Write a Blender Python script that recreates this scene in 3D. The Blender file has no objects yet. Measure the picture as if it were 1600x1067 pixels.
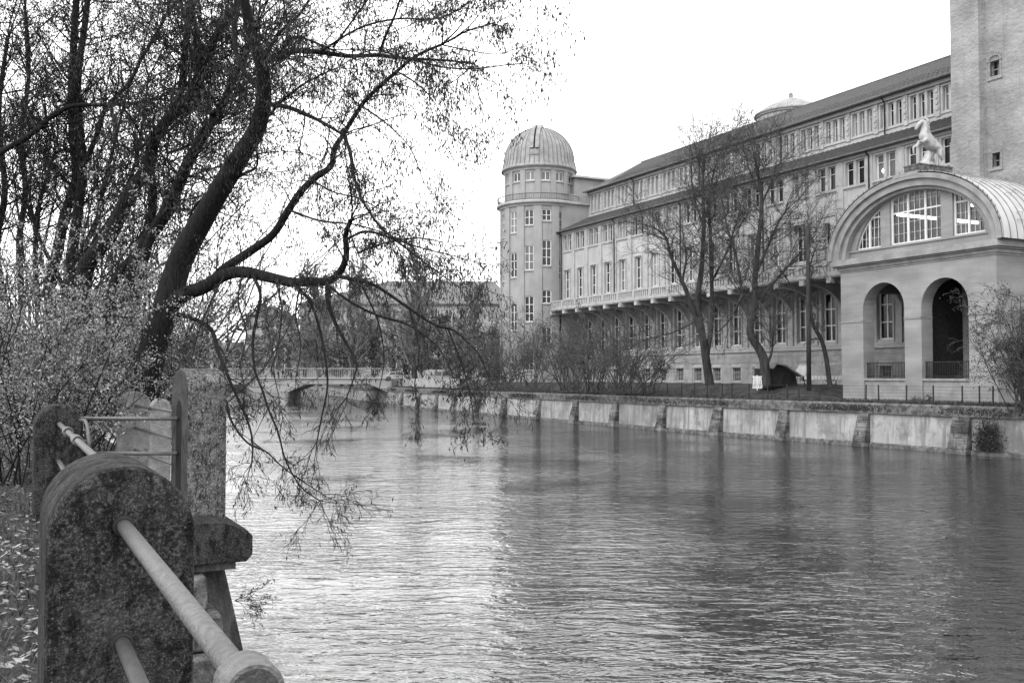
import bpy, bmesh, math, random
import numpy as np
from mathutils import Vector, Matrix
R=random.Random(7)
PI=math.pi
sc=bpy.context.scene
C=sc.collection
# ---------------------------------------------------------------- camera, sky, sun, exposure
F=1540.0; PITCH=math.atan(54.5/F); H=4.3
cd=bpy.data.cameras.new("camera"); cam=bpy.data.objects.new("camera",cd); C.objects.link(cam)
cd.sensor_width=36; cd.lens=F/1600*36; cd.clip_end=4000; cd.clip_start=0.05
cam.location=(0,0,H); cam.rotation_euler=(PI/2+PITCH,0,0); sc.camera=cam
w=bpy.data.worlds.new("World"); sc.world=w; w.use_nodes=True
nt=w.node_tree; bg=nt.nodes["Background"]
SUN_EL=math.radians(42); SUN_ROT=math.radians(215)
sky=nt.nodes.new("ShaderNodeTexSky"); sky.sky_type='NISHITA'; sky.sun_disc=False
sky.sun_elevation=SUN_EL; sky.sun_rotation=SUN_ROT; sky.dust_density=4; sky.air_density=1.5
bw=nt.nodes.new("ShaderNodeRGBToBW"); nt.links.new(sky.outputs[0],bw.inputs[0])
mx=nt.nodes.new("ShaderNodeMix"); mx.data_type='FLOAT'
mx.inputs[0].default_value=0.8; nt.links.new(bw.outputs[0],mx.inputs[2]); mx.inputs[3].default_value=10.5  # even overcast cloud
nt.links.new(mx.outputs[0],bg.inputs[0]); bg.inputs[1].default_value=0.10
sl=bpy.data.lights.new("sun",'SUN'); sl.energy=0.5; sl.angle=math.radians(20); sl.color=(1,1,1)
so=bpy.data.objects.new("sun",sl); C.objects.link(so)
so.rotation_euler=(PI/2-SUN_EL,0,PI-SUN_ROT)
sc.view_settings.view_transform='Standard'; sc.view_settings.look='None'
sc.view_settings.exposure=1.6; sc.view_settings.gamma=1.0
sc.cycles.max_bounces=6; sc.cycles.transparent_max_bounces=8
# ---------------------------------------------------------------- helpers
cP,sP=math.cos(PITCH),math.sin(PITCH)
def at(x,y,Y):
    u=(x-800)/F; k=-(y-533.5)/F
    r=(u,cP-k*sP,sP+k*cP); t=Y/r[1]
    return Vector((r[0]*t,Y,r[2]*t+H))
def link(o,parent=None):
    C.objects.link(o)
    if parent: o.parent=parent
    return o
def tag(o,label=None,cat=None,group=None,kind=None):
    if label: o['label']=label
    if cat: o['category']=cat
    if group: o['group']=group
    if kind: o['kind']=kind
    return o
def empty(name,loc=(0,0,0),rz=0,label=None,cat=None,group=None):
    o=bpy.data.objects.new(name,None); C.objects.link(o); o.location=loc; o.rotation_euler=(0,0,rz)
    o.empty_display_size=.3
    return tag(o,label,cat,group)
def copy_tree(o,parent=None):
    c=o.copy(); C.objects.link(c); c.parent=parent
    for ch in list(o.children): copy_tree(ch,c)
    return c
class MB:
    def __init__(s): s.v=[]; s.f=[]; s.sm=False
    def quad(s,a,b,c,d):
        n=len(s.v); s.v+=[tuple(a),tuple(b),tuple(c),tuple(d)]; s.f.append((n,n+1,n+2,n+3)); return s
    def poly(s,pts):
        n=len(s.v); s.v+=[tuple(p) for p in pts]; s.f.append(tuple(range(n,n+len(pts)))); return s
    def box(s,x0,x1,y0,y1,z0,z1):
        n=len(s.v)
        s.v+=[(x,y,z) for z in (z0,z1) for y in (y0,y1) for x in (x0,x1)]
        for f in ((0,2,3,1),(4,5,7,6),(0,1,5,4),(2,6,7,3),(0,4,6,2),(1,3,7,5)): s.f.append(tuple(n+i for i in f))
        return s
    def prism(s,pts,fn,a,b):   # pts: 2D outline, fn(u,v,t)->3D, extruded from t=a to t=b
        n=len(s.v); k=len(pts)
        for t in (a,b): s.v+=[tuple(fn(p[0],p[1],t)) for p in pts]
        s.f.append(tuple(range(n,n+k))[::-1]); s.f.append(tuple(range(n+k,n+2*k)))
        for i in range(k):
            j=(i+1)%k; s.f.append((n+i,n+j,n+k+j,n+k+i))
        return s
    def tube(s,pts,rad,k=6,cap=True):
        m=len(pts); n=len(s.v)
        pts=[Vector(p) for p in pts]
        up=None
        for i in range(m):
            d=(pts[min(i+1,m-1)]-pts[max(i-1,0)])
            if d.length<1e-9: d=Vector((0,0,1))
            d.normalize()
            if up is None:
                up=d.orthogonal().normalized()
            else:
                up=up-d*up.dot(d)
                up=up.normalized() if up.length>1e-6 else d.orthogonal().normalized()
            q=d.cross(up); r=rad[i] if hasattr(rad,'__len__') else rad
            p=pts[i]
            for j in range(k):
                a=2*PI*j/k; ca=math.cos(a)*r; sa=math.sin(a)*r
                s.v.append((p.x+up.x*ca+q.x*sa,p.y+up.y*ca+q.y*sa,p.z+up.z*ca+q.z*sa))
        for i in range(m-1):
            for j in range(k):
                a=n+i*k+j; b=n+i*k+(j+1)%k
                s.f.append((a,b,b+k,a+k))
        if cap and k>3:
            s.f.append(tuple(n+j for j in range(k))[::-1]); s.f.append(tuple(n+(m-1)*k+j for j in range(k)))
        return s
    def lathe(s,prof,k=48,c=(0,0),a0=0,a1=2*PI):
        n=len(s.v); full=abs(a1-a0-2*PI)<1e-6; kk=k if full else k+1
        for (r,z) in prof:
            for j in range(kk):
                a=a0+(a1-a0)*j/k; s.v.append((c[0]+r*math.cos(a),c[1]+r*math.sin(a),z))
        for i in range(len(prof)-1):
            for j in range(k):
                b=(j+1)%kk
                s.f.append((n+i*kk+j,n+i*kk+b,n+(i+1)*kk+b,n+(i+1)*kk+j))
        return s
    def arcbox(s,c,r0,r1,a0,a1,z0,z1,k=3):
        n=len(s.v)
        for j in range(k+1):
            a=a0+(a1-a0)*j/k; ca,sa=math.cos(a),math.sin(a)
            s.v+=[(c[0]+r0*ca,c[1]+r0*sa,z0),(c[0]+r1*ca,c[1]+r1*sa,z0),(c[0]+r1*ca,c[1]+r1*sa,z1),(c[0]+r0*ca,c[1]+r0*sa,z1)]
        for j in range(k):
            p=n+4*j
            for i in range(4):
                q=(i+1)%4; s.f.append((p+i,p+4+i,p+4+q,p+q))
        s.f.append((n,n+1,n+2,n+3)); e=n+4*k; s.f.append((e+3,e+2,e+1,e)); return s
    def build(s,name,mat,parent=None,smooth=False,loc=None,rz=None,bevel=0):
        me=bpy.data.meshes.new(name); me.from_pydata(s.v,[],s.f); me.update()
        if mat: me.materials.append(mat)
        if smooth: me.polygons.foreach_set('use_smooth',[True]*len(me.polygons))
        o=bpy.data.objects.new(name,me); C.objects.link(o)
        if parent: o.parent=parent
        if loc is not None: o.location=loc
        if rz is not None: o.rotation_euler=(0,0,rz)
        if bevel:
            b=o.modifiers.new("bevel",'BEVEL'); b.width=bevel; b.segments=2; b.limit_method='ANGLE'
        return o
# ---------------------------------------------------------------- materials (the photograph is black and white: all greys)
def G(v): return (v,v,v,1)
def mat(name,lo,hi,scale=4,rough=.8,bump=0,bscale=None,stretch=(1,1,1),detail=6,metal=0,spec=.14,layer=None,p0=.35,p1=.65,bdist=.05,joints=None,rnd=None):
    m=bpy.data.materials.new(name); m.use_nodes=True; t=m.node_tree; N=t.nodes; L=t.links
    b=N["Principled BSDF"]; b.inputs["Roughness"].default_value=rough; b.inputs["Metallic"].default_value=metal
    b.inputs["Specular IOR Level"].default_value=spec
    tc=N.new("ShaderNodeTexCoord"); mp=N.new("ShaderNodeMapping"); mp.inputs["Scale"].default_value=stretch
    L.new(tc.outputs["Object"],mp.inputs[0])
    n=N.new("ShaderNodeTexNoise"); n.inputs["Scale"].default_value=scale; n.inputs["Detail"].default_value=detail
    L.new(mp.outputs[0],n.inputs["Vector"])
    r=N.new("ShaderNodeValToRGB"); r.color_ramp.elements[0].position=p0; r.color_ramp.elements[1].position=p1
    r.color_ramp.elements[0].color=G(lo); r.color_ramp.elements[1].color=G(hi)
    L.new(n.outputs[0],r.inputs[0]); col=r.outputs[0]
    for ly in (layer or []):   # (scale, stretch, value, p0, p1, factor)
        mp2=N.new("ShaderNodeMapping"); mp2.inputs["Scale"].default_value=ly[1]; L.new(tc.outputs["Object"],mp2.inputs[0])
        n2=N.new("ShaderNodeTexNoise"); n2.inputs["Scale"].default_value=ly[0]; n2.inputs["Detail"].default_value=8; n2.inputs["Roughness"].default_value=.65
        L.new(mp2.outputs[0],n2.inputs["Vector"])
        r2=N.new("ShaderNodeMapRange"); r2.inputs[1].default_value=ly[3]; r2.inputs[2].default_value=ly[4]; r2.inputs[4].default_value=ly[5]
        L.new(n2.outputs[0],r2.inputs[0])
        x=N.new("ShaderNodeMix"); x.data_type='RGBA'; L.new(r2.outputs[0],x.inputs[0]); L.new(col,x.inputs[6]); x.inputs[7].default_value=G(ly[2])
        col=x.outputs[2]
    if joints:   # (block width, block height, line width, line grey, strength)
        mp3=N.new("ShaderNodeMapping"); mp3.inputs["Rotation"].default_value=(-PI/2,0,0); L.new(tc.outputs["Object"],mp3.inputs[0])
        k=N.new("ShaderNodeTexBrick"); k.inputs["Scale"].default_value=1; k.inputs["Brick Width"].default_value=joints[0]; k.inputs["Row Height"].default_value=joints[1]
        k.inputs["Mortar Size"].default_value=joints[2]; k.inputs["Mortar Smooth"].default_value=.3; k.inputs["Color1"].default_value=G(1); k.inputs["Color2"].default_value=G(.86); k.inputs["Mortar"].default_value=G(joints[3])
        L.new(mp3.outputs[0],k.inputs["Vector"])
        x=N.new("ShaderNodeMix"); x.data_type='RGBA'; x.blend_type='MULTIPLY'; x.inputs[0].default_value=joints[4]; L.new(col,x.inputs[6]); L.new(k.outputs[0],x.inputs[7]); col=x.outputs[2]
    if rnd:      # every pane has its own tone: blinds, curtains, dark rooms
        oi=N.new("ShaderNodeObjectInfo"); r3=N.new("ShaderNodeValToRGB"); r3.color_ramp.interpolation='CONSTANT'
        e=r3.color_ramp.elements; e[0].color=G(rnd[0]); e[1].position=.45; e[1].color=G(rnd[1]); z=e.new(.75); z.color=G(rnd[2]); z=e.new(.9); z.color=G(rnd[3])
        L.new(oi.outputs["Random"],r3.inputs[0]); x=N.new("ShaderNodeMix"); x.data_type='RGBA'; x.inputs[0].default_value=.8; L.new(col,x.inputs[6]); L.new(r3.outputs[0],x.inputs[7]); col=x.outputs[2]
    L.new(col,b.inputs["Base Color"])
    if bump:
        nb=N.new("ShaderNodeTexNoise"); nb.inputs["Scale"].default_value=bscale or scale*4; nb.inputs["Detail"].default_value=8
        L.new(mp.outputs[0],nb.inputs["Vector"])
        bp=N.new("ShaderNodeBump"); bp.inputs["Strength"].default_value=bump; bp.inputs["Distance"].default_value=bdist
        L.new(nb.outputs[0],bp.inputs["Height"]); L.new(bp.outputs[0],b.inputs["Normal"])
    return m
def emit(name,v,s):
    m=bpy.data.materials.new(name); m.use_nodes=True; b=m.node_tree.nodes["Principled BSDF"]
    b.inputs["Base Color"].default_value=G(.8); b.inputs["Emission Color"].default_value=G(v); b.inputs["Emission Strength"].default_value=s
    return m
M={}
M['plaster']=mat('plaster',.31,.39,.5,.9,.25,14,layer=[(1.2,(3,3,.25),.19,.47,.7,.7),(.35,(1,1,.6),.26,.48,.62,.6),(6,(1,1,1),.42,.55,.8,.3)])
M['trim']=mat('plaster_trim',.27,.34,1.2,.9,.2,20,layer=[(3,(1,1,.5),.17,.5,.75,.5)])
M['drum']=mat('drum_plaster',.22,.27,.7,.9,.2,16,layer=[(1.5,(3,3,.25),.15,.5,.78,.5)])
M['portico']=mat('shell_limestone',.185,.26,.6,.9,.35,9,stretch=(.6,.6,1.6),layer=[(.9,(.35,.35,2.2),.17,.45,.7,.6),(2.5,(2,2,.2),.17,.55,.8,.5),(30,(1,1,1),.15,.6,.75,.4)],joints=(1.5,.62,.012,.62,.45))
M['porticotrim']=mat('limestone_trim',.18,.25,1.2,.9,.2,20,layer=[(2,(1,1,.5),.12,.48,.72,.6)])
M['tower']=mat('rough_render',.18,.26,.45,.95,.8,3.2,stretch=(1,1,1.5),bdist=.12,layer=[(.5,(1,1,.5),.13,.48,.7,.7),(2.5,(1,1,1.3),.34,.56,.75,.5),(1.2,(3,3,.2),.13,.55,.75,.6)])
M['socket']=mat('base_stone',.22,.31,1.5,.9,.4,18,layer=[(2,(1,1,.3),.14,.5,.75,.6)],joints=(.9,.51,.012,.6,.5))
M['roof']=mat('sheet_roof',.08,.12,2,.55,.1,12,layer=[(1.5,(1,1,1),.06,.5,.8,.6)])
M['tiles']=mat('tile_roof',.09,.15,9,.8,.6,20,layer=[(2,(1,1,1),.05,.5,.8,.5)])
M['zinc']=mat('zinc_dome',.17,.25,1.2,.5,.1,10,metal=.15,layer=[(1.5,(2,2,.3),.10,.48,.72,.6)])
M['zincbright']=mat('zinc_barrel',.42,.5,1.2,.5,.1,8,metal=.1,layer=[(2.2,(1,1,.4),.3,.5,.8,.5)])
M['seam']=mat('roof_seam',.07,.11,3,.6)
M['frame']=mat('window_frame',.5,.58,3,.6)
M['stone_frame']=mat('window_surround',.27,.33,3,.85)
M['glass']=mat('pane_glass',.01,.03,1.3,.1,0,spec=.22,rnd=(.008,.03,.06,.14))
M['glasslight']=mat('curtained_pane',.08,.15,2.2,.14,0,stretch=(1,1,.6),spec=.25,rnd=(.02,.10,.16,.24))
M['dark']=mat('dark_interior',.012,.02,2,.9)  # near-black stands in for unlit depth in openings and panes
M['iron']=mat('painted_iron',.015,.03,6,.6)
M['galv']=mat('galvanised_pipe',.10,.14,40,.45,.3,90,metal=.3,layer=[(18,(1,1,1),.10,.52,.7,.6),(110,(1,1,1),.06,.6,.68,.7),(60,(1,1,1),.22,.62,.7,.5)])
M['concrete']=mat('lichened_stone',.006,.022,16,.95,1,60,bdist=.03,layer=[(3.5,(1,1,.7),.05,.45,.65,.7),(110,(1.1,1.1,.8),.15,.5,.68,.55),(42,(1,1,.8),.09,.53,.66,.55),(14,(1,1,.5),.003,.48,.60,.85),(75,(1,1,1),.22,.60,.70,.5)])
M['pillarstone']=mat('weathered_stone',.03,.09,9,.95,1,40,bdist=.03,layer=[(7,(1,1,1),.2,.5,.65,.5),(55,(1.1,1.1,.7),.30,.50,.66,.7),(20,(1,1,.6),.006,.50,.62,.85)])
M['wallstone']=mat('quay_plaster',.20,.34,.35,.9,.4,12,layer=[(.5,(1,1,1.2),.11,.5,.62,.7),(1.2,(2.5,2.5,.2),.12,.47,.66,.85),(3,(1,1,.6),.08,.56,.72,.7),(.8,(1,1,1.5),.15,.5,.65,.6)])
M['buttress']=mat('buttress_stone',.08,.19,1.4,.95,.8,10,layer=[(.45,(1,1,2),.04,.47,.56,.9),(3,(1,1,.5),.03,.54,.68,.7)],joints=(.6,.3,.02,.3,.7))
M['coping']=mat('coping_stone',.06,.15,3,.95,.8,14,layer=[(2,(1,1,1),.025,.5,.7,.7)])
M['bark']=mat('dark_bark',.006,.018,9,.95,1,16,stretch=(3,3,.5),bdist=.04,layer=[(22,(3,3,.5),.035,.55,.75,.6)])
M['twig']=mat('twig_bark',.008,.02,6,.9)
M['barkfar']=mat('grey_bark',.02,.045,2.5,.95,.6,8,stretch=(2,2,.5),layer=[(1.5,(1,1,.5),.09,.5,.8,.5)])
M['twigfar']=mat('grey_twigs',.035,.06,2,.9)
M['leafdark']=mat('hanging_leaf',.018,.05,20,.7)
M['leaflight']=mat('bush_leaf',.055,.34,5,.55,p0=.3,p1=.7)
M['twigmist']=mat('hazed_twigs',.09,.13,2,.9)  # paleness of distance haze painted into the background twigs
M['leaffar']=mat('hazed_leaf',.12,.22,.5,.9,p0=.3,p1=.7)  # background leaves lightened, haze carried in their colour
M['leafmid']=mat('shrub_leaf',.03,.10,3,.7,p0=.3,p1=.7)
M['grass']=mat('grass_ground',.02,.075,4,.95,1,30,bdist=.05,layer=[(1,(1,1,1),.09,.5,.75,.5),(50,(1,1,1),.22,.64,.74,.6)])
M['blade']=mat('grass_blade',.025,.08,3,.8,p0=.3,p1=.7)
M['litter']=mat('fallen_leaf',.03,.26,7,.8,p0=.35,p1=.65)
M['farground']=mat('bank_lawn',.025,.06,1,.95,.6,8,layer=[(.6,(1,1,1),.10,.5,.8,.6)])
M['asphalt']=mat('asphalt',.06,.09,2,.9)
M['bridge']=mat('bridge_concrete',.20,.27,.4,.9,.2,6,layer=[(.8,(1,1,.3),.18,.5,.8,.5)])
M['white']=mat('white_paint',.6,.7,3,.5)
M['vanpaint']=mat('van_paint',.3,.36,1,.3,spec=.5)
M['car']=mat('car_paint',.2,.25,1,.25,spec=.6)
M['rubber']=mat('rubber',.015,.02,5,.8)
M['statue']=mat('statue_marble',.28,.40,3,.7,.6,10,layer=[(3,(1,1,.4),.16,.48,.68,.8)])
M['canvas']=mat('canvas',.12,.18,3,.8)
M['canvaslight']=mat('striped_canvas',.3,.4,3,.8)
M['farwall']=mat('far_facade',.22,.27,.3,.9,layer=[(.3,(1,1,.3),.15,.5,.8,.5)])
M['tube']=emit('lamp_tube',1,2.2)
M['bulb']=emit('lamp_bulb',1,2.5)
M['ceil']=mat('hall_interior',.2,.26,1,.9)
def clear_glass():
    m=bpy.data.materials.new('hall_glass'); m.use_nodes=True; t=m.node_tree; t.nodes.clear()
    o=t.nodes.new('ShaderNodeOutputMaterial'); a=t.nodes.new('ShaderNodeBsdfTransparent'); g=t.nodes.new('ShaderNodeBsdfGlossy')
    a.inputs[0].default_value=G(.75); g.inputs[0].default_value=G(.9); g.inputs[1].default_value=.05
    x=t.nodes.new('ShaderNodeMixShader'); x.inputs[0].default_value=.05
    t.links.new(a.outputs[0],x.inputs[1]); t.links.new(g.outputs[0],x.inputs[2]); t.links.new(x.outputs[0],o.inputs[0]); return m
M['clear']=clear_glass()
def water_mat():
    m=bpy.data.materials.new('river_water'); m.use_nodes=True; t=m.node_tree; N=t.nodes; L=t.links
    b=N["Principled BSDF"]; b.inputs["Base Color"].default_value=G(.015); b.inputs["Roughness"].default_value=.05
    b.inputs["IOR"].default_value=1.85; b.inputs["Specular IOR Level"].default_value=.5
    tc=N.new("ShaderNodeTexCoord")
    hs=[]
    for sc_,st,dt,wt,rot in ((.45,(.4,1,1),2,.4,14),(1.5,(.45,1,1),3,.36,-14),(3.4,(.48,1,1),3,.34,9),(8,(.6,1,1),2,.06,-8),(.07,(1,1,1),2,.7,0)):
        mp=N.new("ShaderNodeMapping"); mp.inputs["Scale"].default_value=st; mp.inputs["Rotation"].default_value=(0,0,math.radians(rot))
        L.new(tc.outputs["Object"],mp.inputs[0])
        n=N.new("ShaderNodeTexNoise"); n.inputs["Scale"].default_value=sc_; n.inputs["Detail"].default_value=dt; n.inputs["Roughness"].default_value=.55
        n.inputs["Distortion"].default_value=.6
        L.new(mp.outputs[0],n.inputs["Vector"])
        k=N.new("ShaderNodeMath"); k.operation='MULTIPLY'; k.inputs[1].default_value=wt; L.new(n.outputs[0],k.inputs[0]); hs.append(k)
    a=hs[0]
    for k in hs[1:]:
        s=N.new("ShaderNodeMath"); s.operation='ADD'; L.new(a.outputs[0],s.inputs[0]); L.new(k.outputs[0],s.inputs[1]); a=s
    mk=N.new("ShaderNodeTexNoise"); mk.inputs["Scale"].default_value=.11; mk.inputs["Detail"].default_value=3; L.new(tc.outputs["Object"],mk.inputs["Vector"])
    mr=N.new("ShaderNodeMapRange"); mr.inputs[1].default_value=.35; mr.inputs[2].default_value=.65; mr.inputs[3].default_value=.3; mr.inputs[4].default_value=1.7; L.new(mk.outputs[0],mr.inputs[0])
    sb_=N.new("ShaderNodeMath"); sb_.operation='SUBTRACT'; L.new(a.outputs[0],sb_.inputs[0]); sb_.inputs[1].default_value=.98; a=sb_
    mu=N.new("ShaderNodeMath"); mu.operation='MULTIPLY'; L.new(a.outputs[0],mu.inputs[0]); L.new(mr.outputs[0],mu.inputs[1]); a=mu
    bp=N.new("ShaderNodeBump"); bp.inputs["Strength"].default_value=1; bp.inputs["Distance"].default_value=.145
    L.new(a.outputs[0],bp.inputs["Height"]); L.new(bp.outputs[0],b.inputs["Normal"])
    return m
M['water']=water_mat()
# ---------------------------------------------------------------- setting: water, ground, banks
wm=MB(); wm.quad((-900,-60,0),(900,-60,0),(900,1800,0),(-900,1800,0))
tag(wm.build('river',M['water']),kind='structure')
QUAY=[(60,-10),(45,22),(33.6,41),(26.89,51.95),(23.99,57.02),(20.78,62.7),(14.34,73.82),(8.3,86),(1.93,99.11),(-3.3,110),(-7.82,120.7),(-13.6,135),(-19.07,150.84),(-27,172),(-40,215),(-70,290)]
def smooth_poly(P,n=6):
    out=[]
    for i in range(len(P)-1):
        p0=Vector(P[max(i-1,0)]);p1=Vector(P[i]);p2=Vector(P[i+1]);p3=Vector(P[min(i+2,len(P)-1)])
        for k in range(n):
            t=k/n; out.append(.5*((2*p1)+(p2-p0)*t+(2*p0-5*p1+4*p2-p3)*t*t+(3*p1-p0-3*p2+p3)*t**3))
    out.append(Vector(P[-1])); return out
QS=smooth_poly(QUAY)
def qnorm(i,P=QS):
    a=P[max(i-1,0)]; b=P[min(i+1,len(P)-1)]; d=(b-a).normalized(); return Vector((d.y,-d.x))   # towards the land
D2=Vector((-.4472,.8944)); N2=Vector((-.8944,-.4472)); O2=Vector((26.46,76.58))
def sv(p): q=Vector(p)-O2; return q.dot(D2),q.dot(N2)
def bank_z(off,p):
    s,v=sv(p)
    lift=max(0,min(1,(s+4.5)/2.5))
    k=max(0,min(1,(off-1.2)/4.5)); k=k*k*(3-2*k)
    return 2.62+lift*k*1.0+.05*math.sin(p[0]*2.1)*math.sin(p[1]*1.7)*(1 if off>1 else 0)
g=MB(); offs=[.35,1.2,2,3,4,5,6,8,12,20,60,300,1200]
n0=0
for i,p in enumerate(QS):
    nn=qnorm(i)
    if i>len(QS)-8: nn=Vector((1,0))
    for o_ in offs:
        q=p+nn*o_ if o_<100 else p+Vector((1,.15)).normalized()*o_
        g.v.append((q.x,q.y,bank_z(o_,q)))
m_=len(offs)
for i in range(len(QS)-1):
    for j in range(m_-1):
        a=i*m_+j; g.f.append((a,a+1,a+m_+1,a+m_))
tag(g.build('far_bank_ground',M['farground'],smooth=True),kind='structure')
# quay wall: battered face, coping, buttresses
quay=empty('quay_wall',(0,0,0),0,'long pale plastered river wall with dark stone buttresses on the far bank','river wall')
f=MB(); cp=MB(); ft=MB()
for i in range(len(QS)-1):
    a,b=QS[i],QS[i+1]; na,nb=qnorm(i),qnorm(i+1)
    def P(p,n,off,z): return (p.x+n.x*off,p.y+n.y*off,z)
    f.quad(P(a,na,-.07,.28),P(b,nb,-.07,.28),P(b,nb,0,2.02),P(a,na,0,2.02))
    ft.quad(P(a,na,-.22,-1),P(b,nb,-.22,-1),P(b,nb,-.2,.2),P(a,na,-.2,.2))
    ft.quad(P(a,na,-.2,.2),P(b,nb,-.2,.2),P(b,nb,-.06,.29),P(a,na,-.06,.29))
    for (o0,z0,o1,z1) in ((0,2.02,-.16,2.05),(-.16,2.05,-.18,2.6),(-.18,2.6,-.1,2.68),(-.1,2.68,.5,2.69),(.5,2.69,.5,2.4)):
        cp.quad(P(a,na,o0,z0),P(b,nb,o0,z0),P(b,nb,o1,z1),P(a,na,o1,z1))
f.build('wall_face',M['wallstone'],quay,smooth=True); cp.build('coping',M['coping'],quay); ft.build('footing',M['coping'],quay)
def ray_xy(x,y,z=0):
    p=at(x,y,100); t=(z-H)/(p.z-H); return Vector((p.x*t,100*t))
def quay_at(px):  # the point of the quay line whose bearing is that of column px
    k=(px-800)/F; best=None
    for i in range(len(QS)-1):
        a,b=QS[i],QS[i+1]; fa=a.x-k*a.y; fb=b.x-k*b.y
        if fa*fb<=0 and a.y>20:
            t=fa/(fa-fb); return a.lerp(b,t),qnorm(i)
for px in (1503,1350,1226,1123,1037,963,901,843,790,748,712,684,656,630):
    r=quay_at(px)
    if not r: continue
    p,nn=r; tt=Vector((-nn.y,nn.x)); b=MB(); hw=.52*R.uniform(.85,1.15) if px<1400 else .62
    def Q(u,off,z): return (p.x+tt.x*u+nn.x*off,p.y+tt.y*u+nn.y*off,z)
    for k in range(6):
        z0,z1=-.6+.44*k,-.6+.44*(k+1); z1=min(z1,2.03)
        o0,o1=-.82+.11*k,-.72+.11*k
        b.prism([(.2,z0+.012),(o0,z0+.012),(o1,z1),(.2,z1)],lambda o,z,t:Q(t,o,z),-hw+.015*k,hw-.015*k)
    b.build('buttress',M['buttress'],quay,bevel=.02)
# climbing plant on wall near right
def leafcloud(mb,n,fn,size,rng,down=.3,asp=.35):
    for _ in range(n):
        p=fn(); 
        d=Vector((rng.gauss(0,1),rng.gauss(0,1),rng.gauss(0,1)-down*3)).normalized()
        s_=d.orthogonal(); s_.rotate(Matrix.Rotation(rng.random()*6.28,3,d)); s_.normalize()
        l=size*rng.uniform(.6,1.3); w_=l*asp
        c=p+d*l*.5
        mb.quad(p,c+s_*w_*.5,p+d*l,c-s_*w_*.5)
p,nn=quay_at(1548); mb=MB()
tt=Vector((-nn.y,nn.x))
leafcloud(mb,2800,lambda:(lambda u,z:Vector((p.x+tt.x*u-nn.x*(.32+.1*R.random()),p.y+tt.y*u-nn.y*(.32+.1*R.random()),z)))(R.gauss(0,.33)*(1.4-.3),.35+abs(R.gauss(.55,.5))),.16,R)
c=empty('climbing_plant',(p.x,p.y,.3),0,'dark bushy plant clinging to the river wall right of the last buttress','plant')
o=mb.build('leaves',M['leafdark'],c); o.location=-c.location
# ---------------------------------------------------------------- museum (local axes: x along the facade away from camera, y out to the river, z up)
ROT=math.atan2(.8944,-.4472)
def mus(name,label,cat,group=None): return empty(name,(O2.x,O2.y,0),ROT,label,cat,group)
def grid_wall(mb,s0,s1,z0,z1,v,ops,depth=.3,reveal=True):
    S=sorted({s0,s1,*[o[0] for o in ops],*[o[1] for o in ops]}); Z=sorted({z0,z1,*[o[2] for o in ops],*[o[3] for o in ops]})
    for i in range(len(S)-1):
        for j in range(len(Z)-1):
            cs=(S[i]+S[i+1])/2; cz=(Z[j]+Z[j+1])/2
            if any(o[0]<cs<o[1] and o[2]<cz<o[3] for o in ops): continue
            mb.quad((S[i],v,Z[j]),(S[i],v,Z[j+1]),(S[i+1],v,Z[j+1]),(S[i+1],v,Z[j]))
    for a,b,c_,d_ in ops:
        w_=v-depth
        mb.quad((a,v,c_),(a,w_,c_),(a,w_,d_),(a,v,d_)); mb.quad((b,v,c_),(b,v,d_),(b,w_,d_),(b,w_,c_))
        mb.quad((a,v,c_),(b,v,c_),(b,w_,c_),(a,w_,c_)); mb.quad((a,v,d_),(a,w_,d_),(b,w_,d_),(b,v,d_))
def window_mesh(lights,z0,z1,cols,rows,surround=.14,bar=.07,thick=.09,rowpos=None):
    """lights: list of (x0,x1); frame with casement bars; pane mesh behind"""
    fr=MB(); pn=MB(); h=z1-z0
    for a,b in lights:
        for (x0,x1,y0,y1) in ((a,a+bar,0,h),(b-bar,b,0,h)): fr.box(x0,x1,-thick,0,y0,y1)
        fr.box(a+bar,b-bar,-thick,-.003,0,bar); fr.box(a+bar,b-bar,-thick,-.003,h-bar,h)
        for k in range(1,cols):
            x=a+(b-a)*k/cols; fr.box(x-bar*.5,x+bar*.5,-thick,-.006,bar,h-bar)
        for zz in (rowpos or [h*k/rows for k in range(1,rows)]):
            fr.box(a+bar,b-bar,-thick,-.010,zz-bar*.35,zz+bar*.35)
        pn.quad((a,-.06,0),(a,-.06,h),(b,-.06,h),(b,-.06,0))
    return fr,pn
def put_window(parent,fr,pn,loc,rz=0,fm='frame',gm='glass',cache={}):
    key=(id(fr),gm,fm)
    if key not in cache:
        o=fr.build('window',M[fm],parent); q=pn.build('pane',M[gm],o); cache[key]=(o,q); 
    else:
        o0,q0=cache[key]; o=o0.copy(); C.objects.link(o); o.parent=parent; q=q0.copy(); C.objects.link(q); q.parent=o
    o.location=loc; o.rotation_euler=(0,0,rz)
    return o
keep=[]
bays=[2.5+3*k for k in range(-5,15)]
mw=mus('museum_wing','long pale three-storey museum wing with two tiers of roof and rows of windows','museum building')
SE=46.2; S0=-11.0
wall=MB(); trim=MB(); sur=MB()
ops=[]
UL=[(-.95,-.15),(.15,.95)]; AL=[(-1.05,-.55),(-.25,.25),(.55,1.05)]
for c in bays:
    for a,b in UL: ops.append((c+a,c+b,19.2,21.05))
    if c>3: ops.append((c-.62,c+.62,13.5 if c>20 else 13.75,16.85))
    if 1<c<4: ops.append((c-.3,c+.3,13.6,16.6))
grid_wall(wall,S0,SE,12.3,21.45,0,[o for o in ops if o[0]>S0],.28)
opsA=[(c+a,c+b,24.25,26.1) for c in bays for a,b in AL if c+a>S0]
grid_wall(wall,S0,SE,23.0,26.6,-4,opsA,.28)
opsG=[(c-.78,c+.78,7.2,11.35) for c in bays if c>-10]+[(c-.6,c+.6,3.85,5.12) for c in bays if c>-10]
grid_wall(wall,S0,SE,3.0,12.0,-3,opsG,.35)
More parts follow.
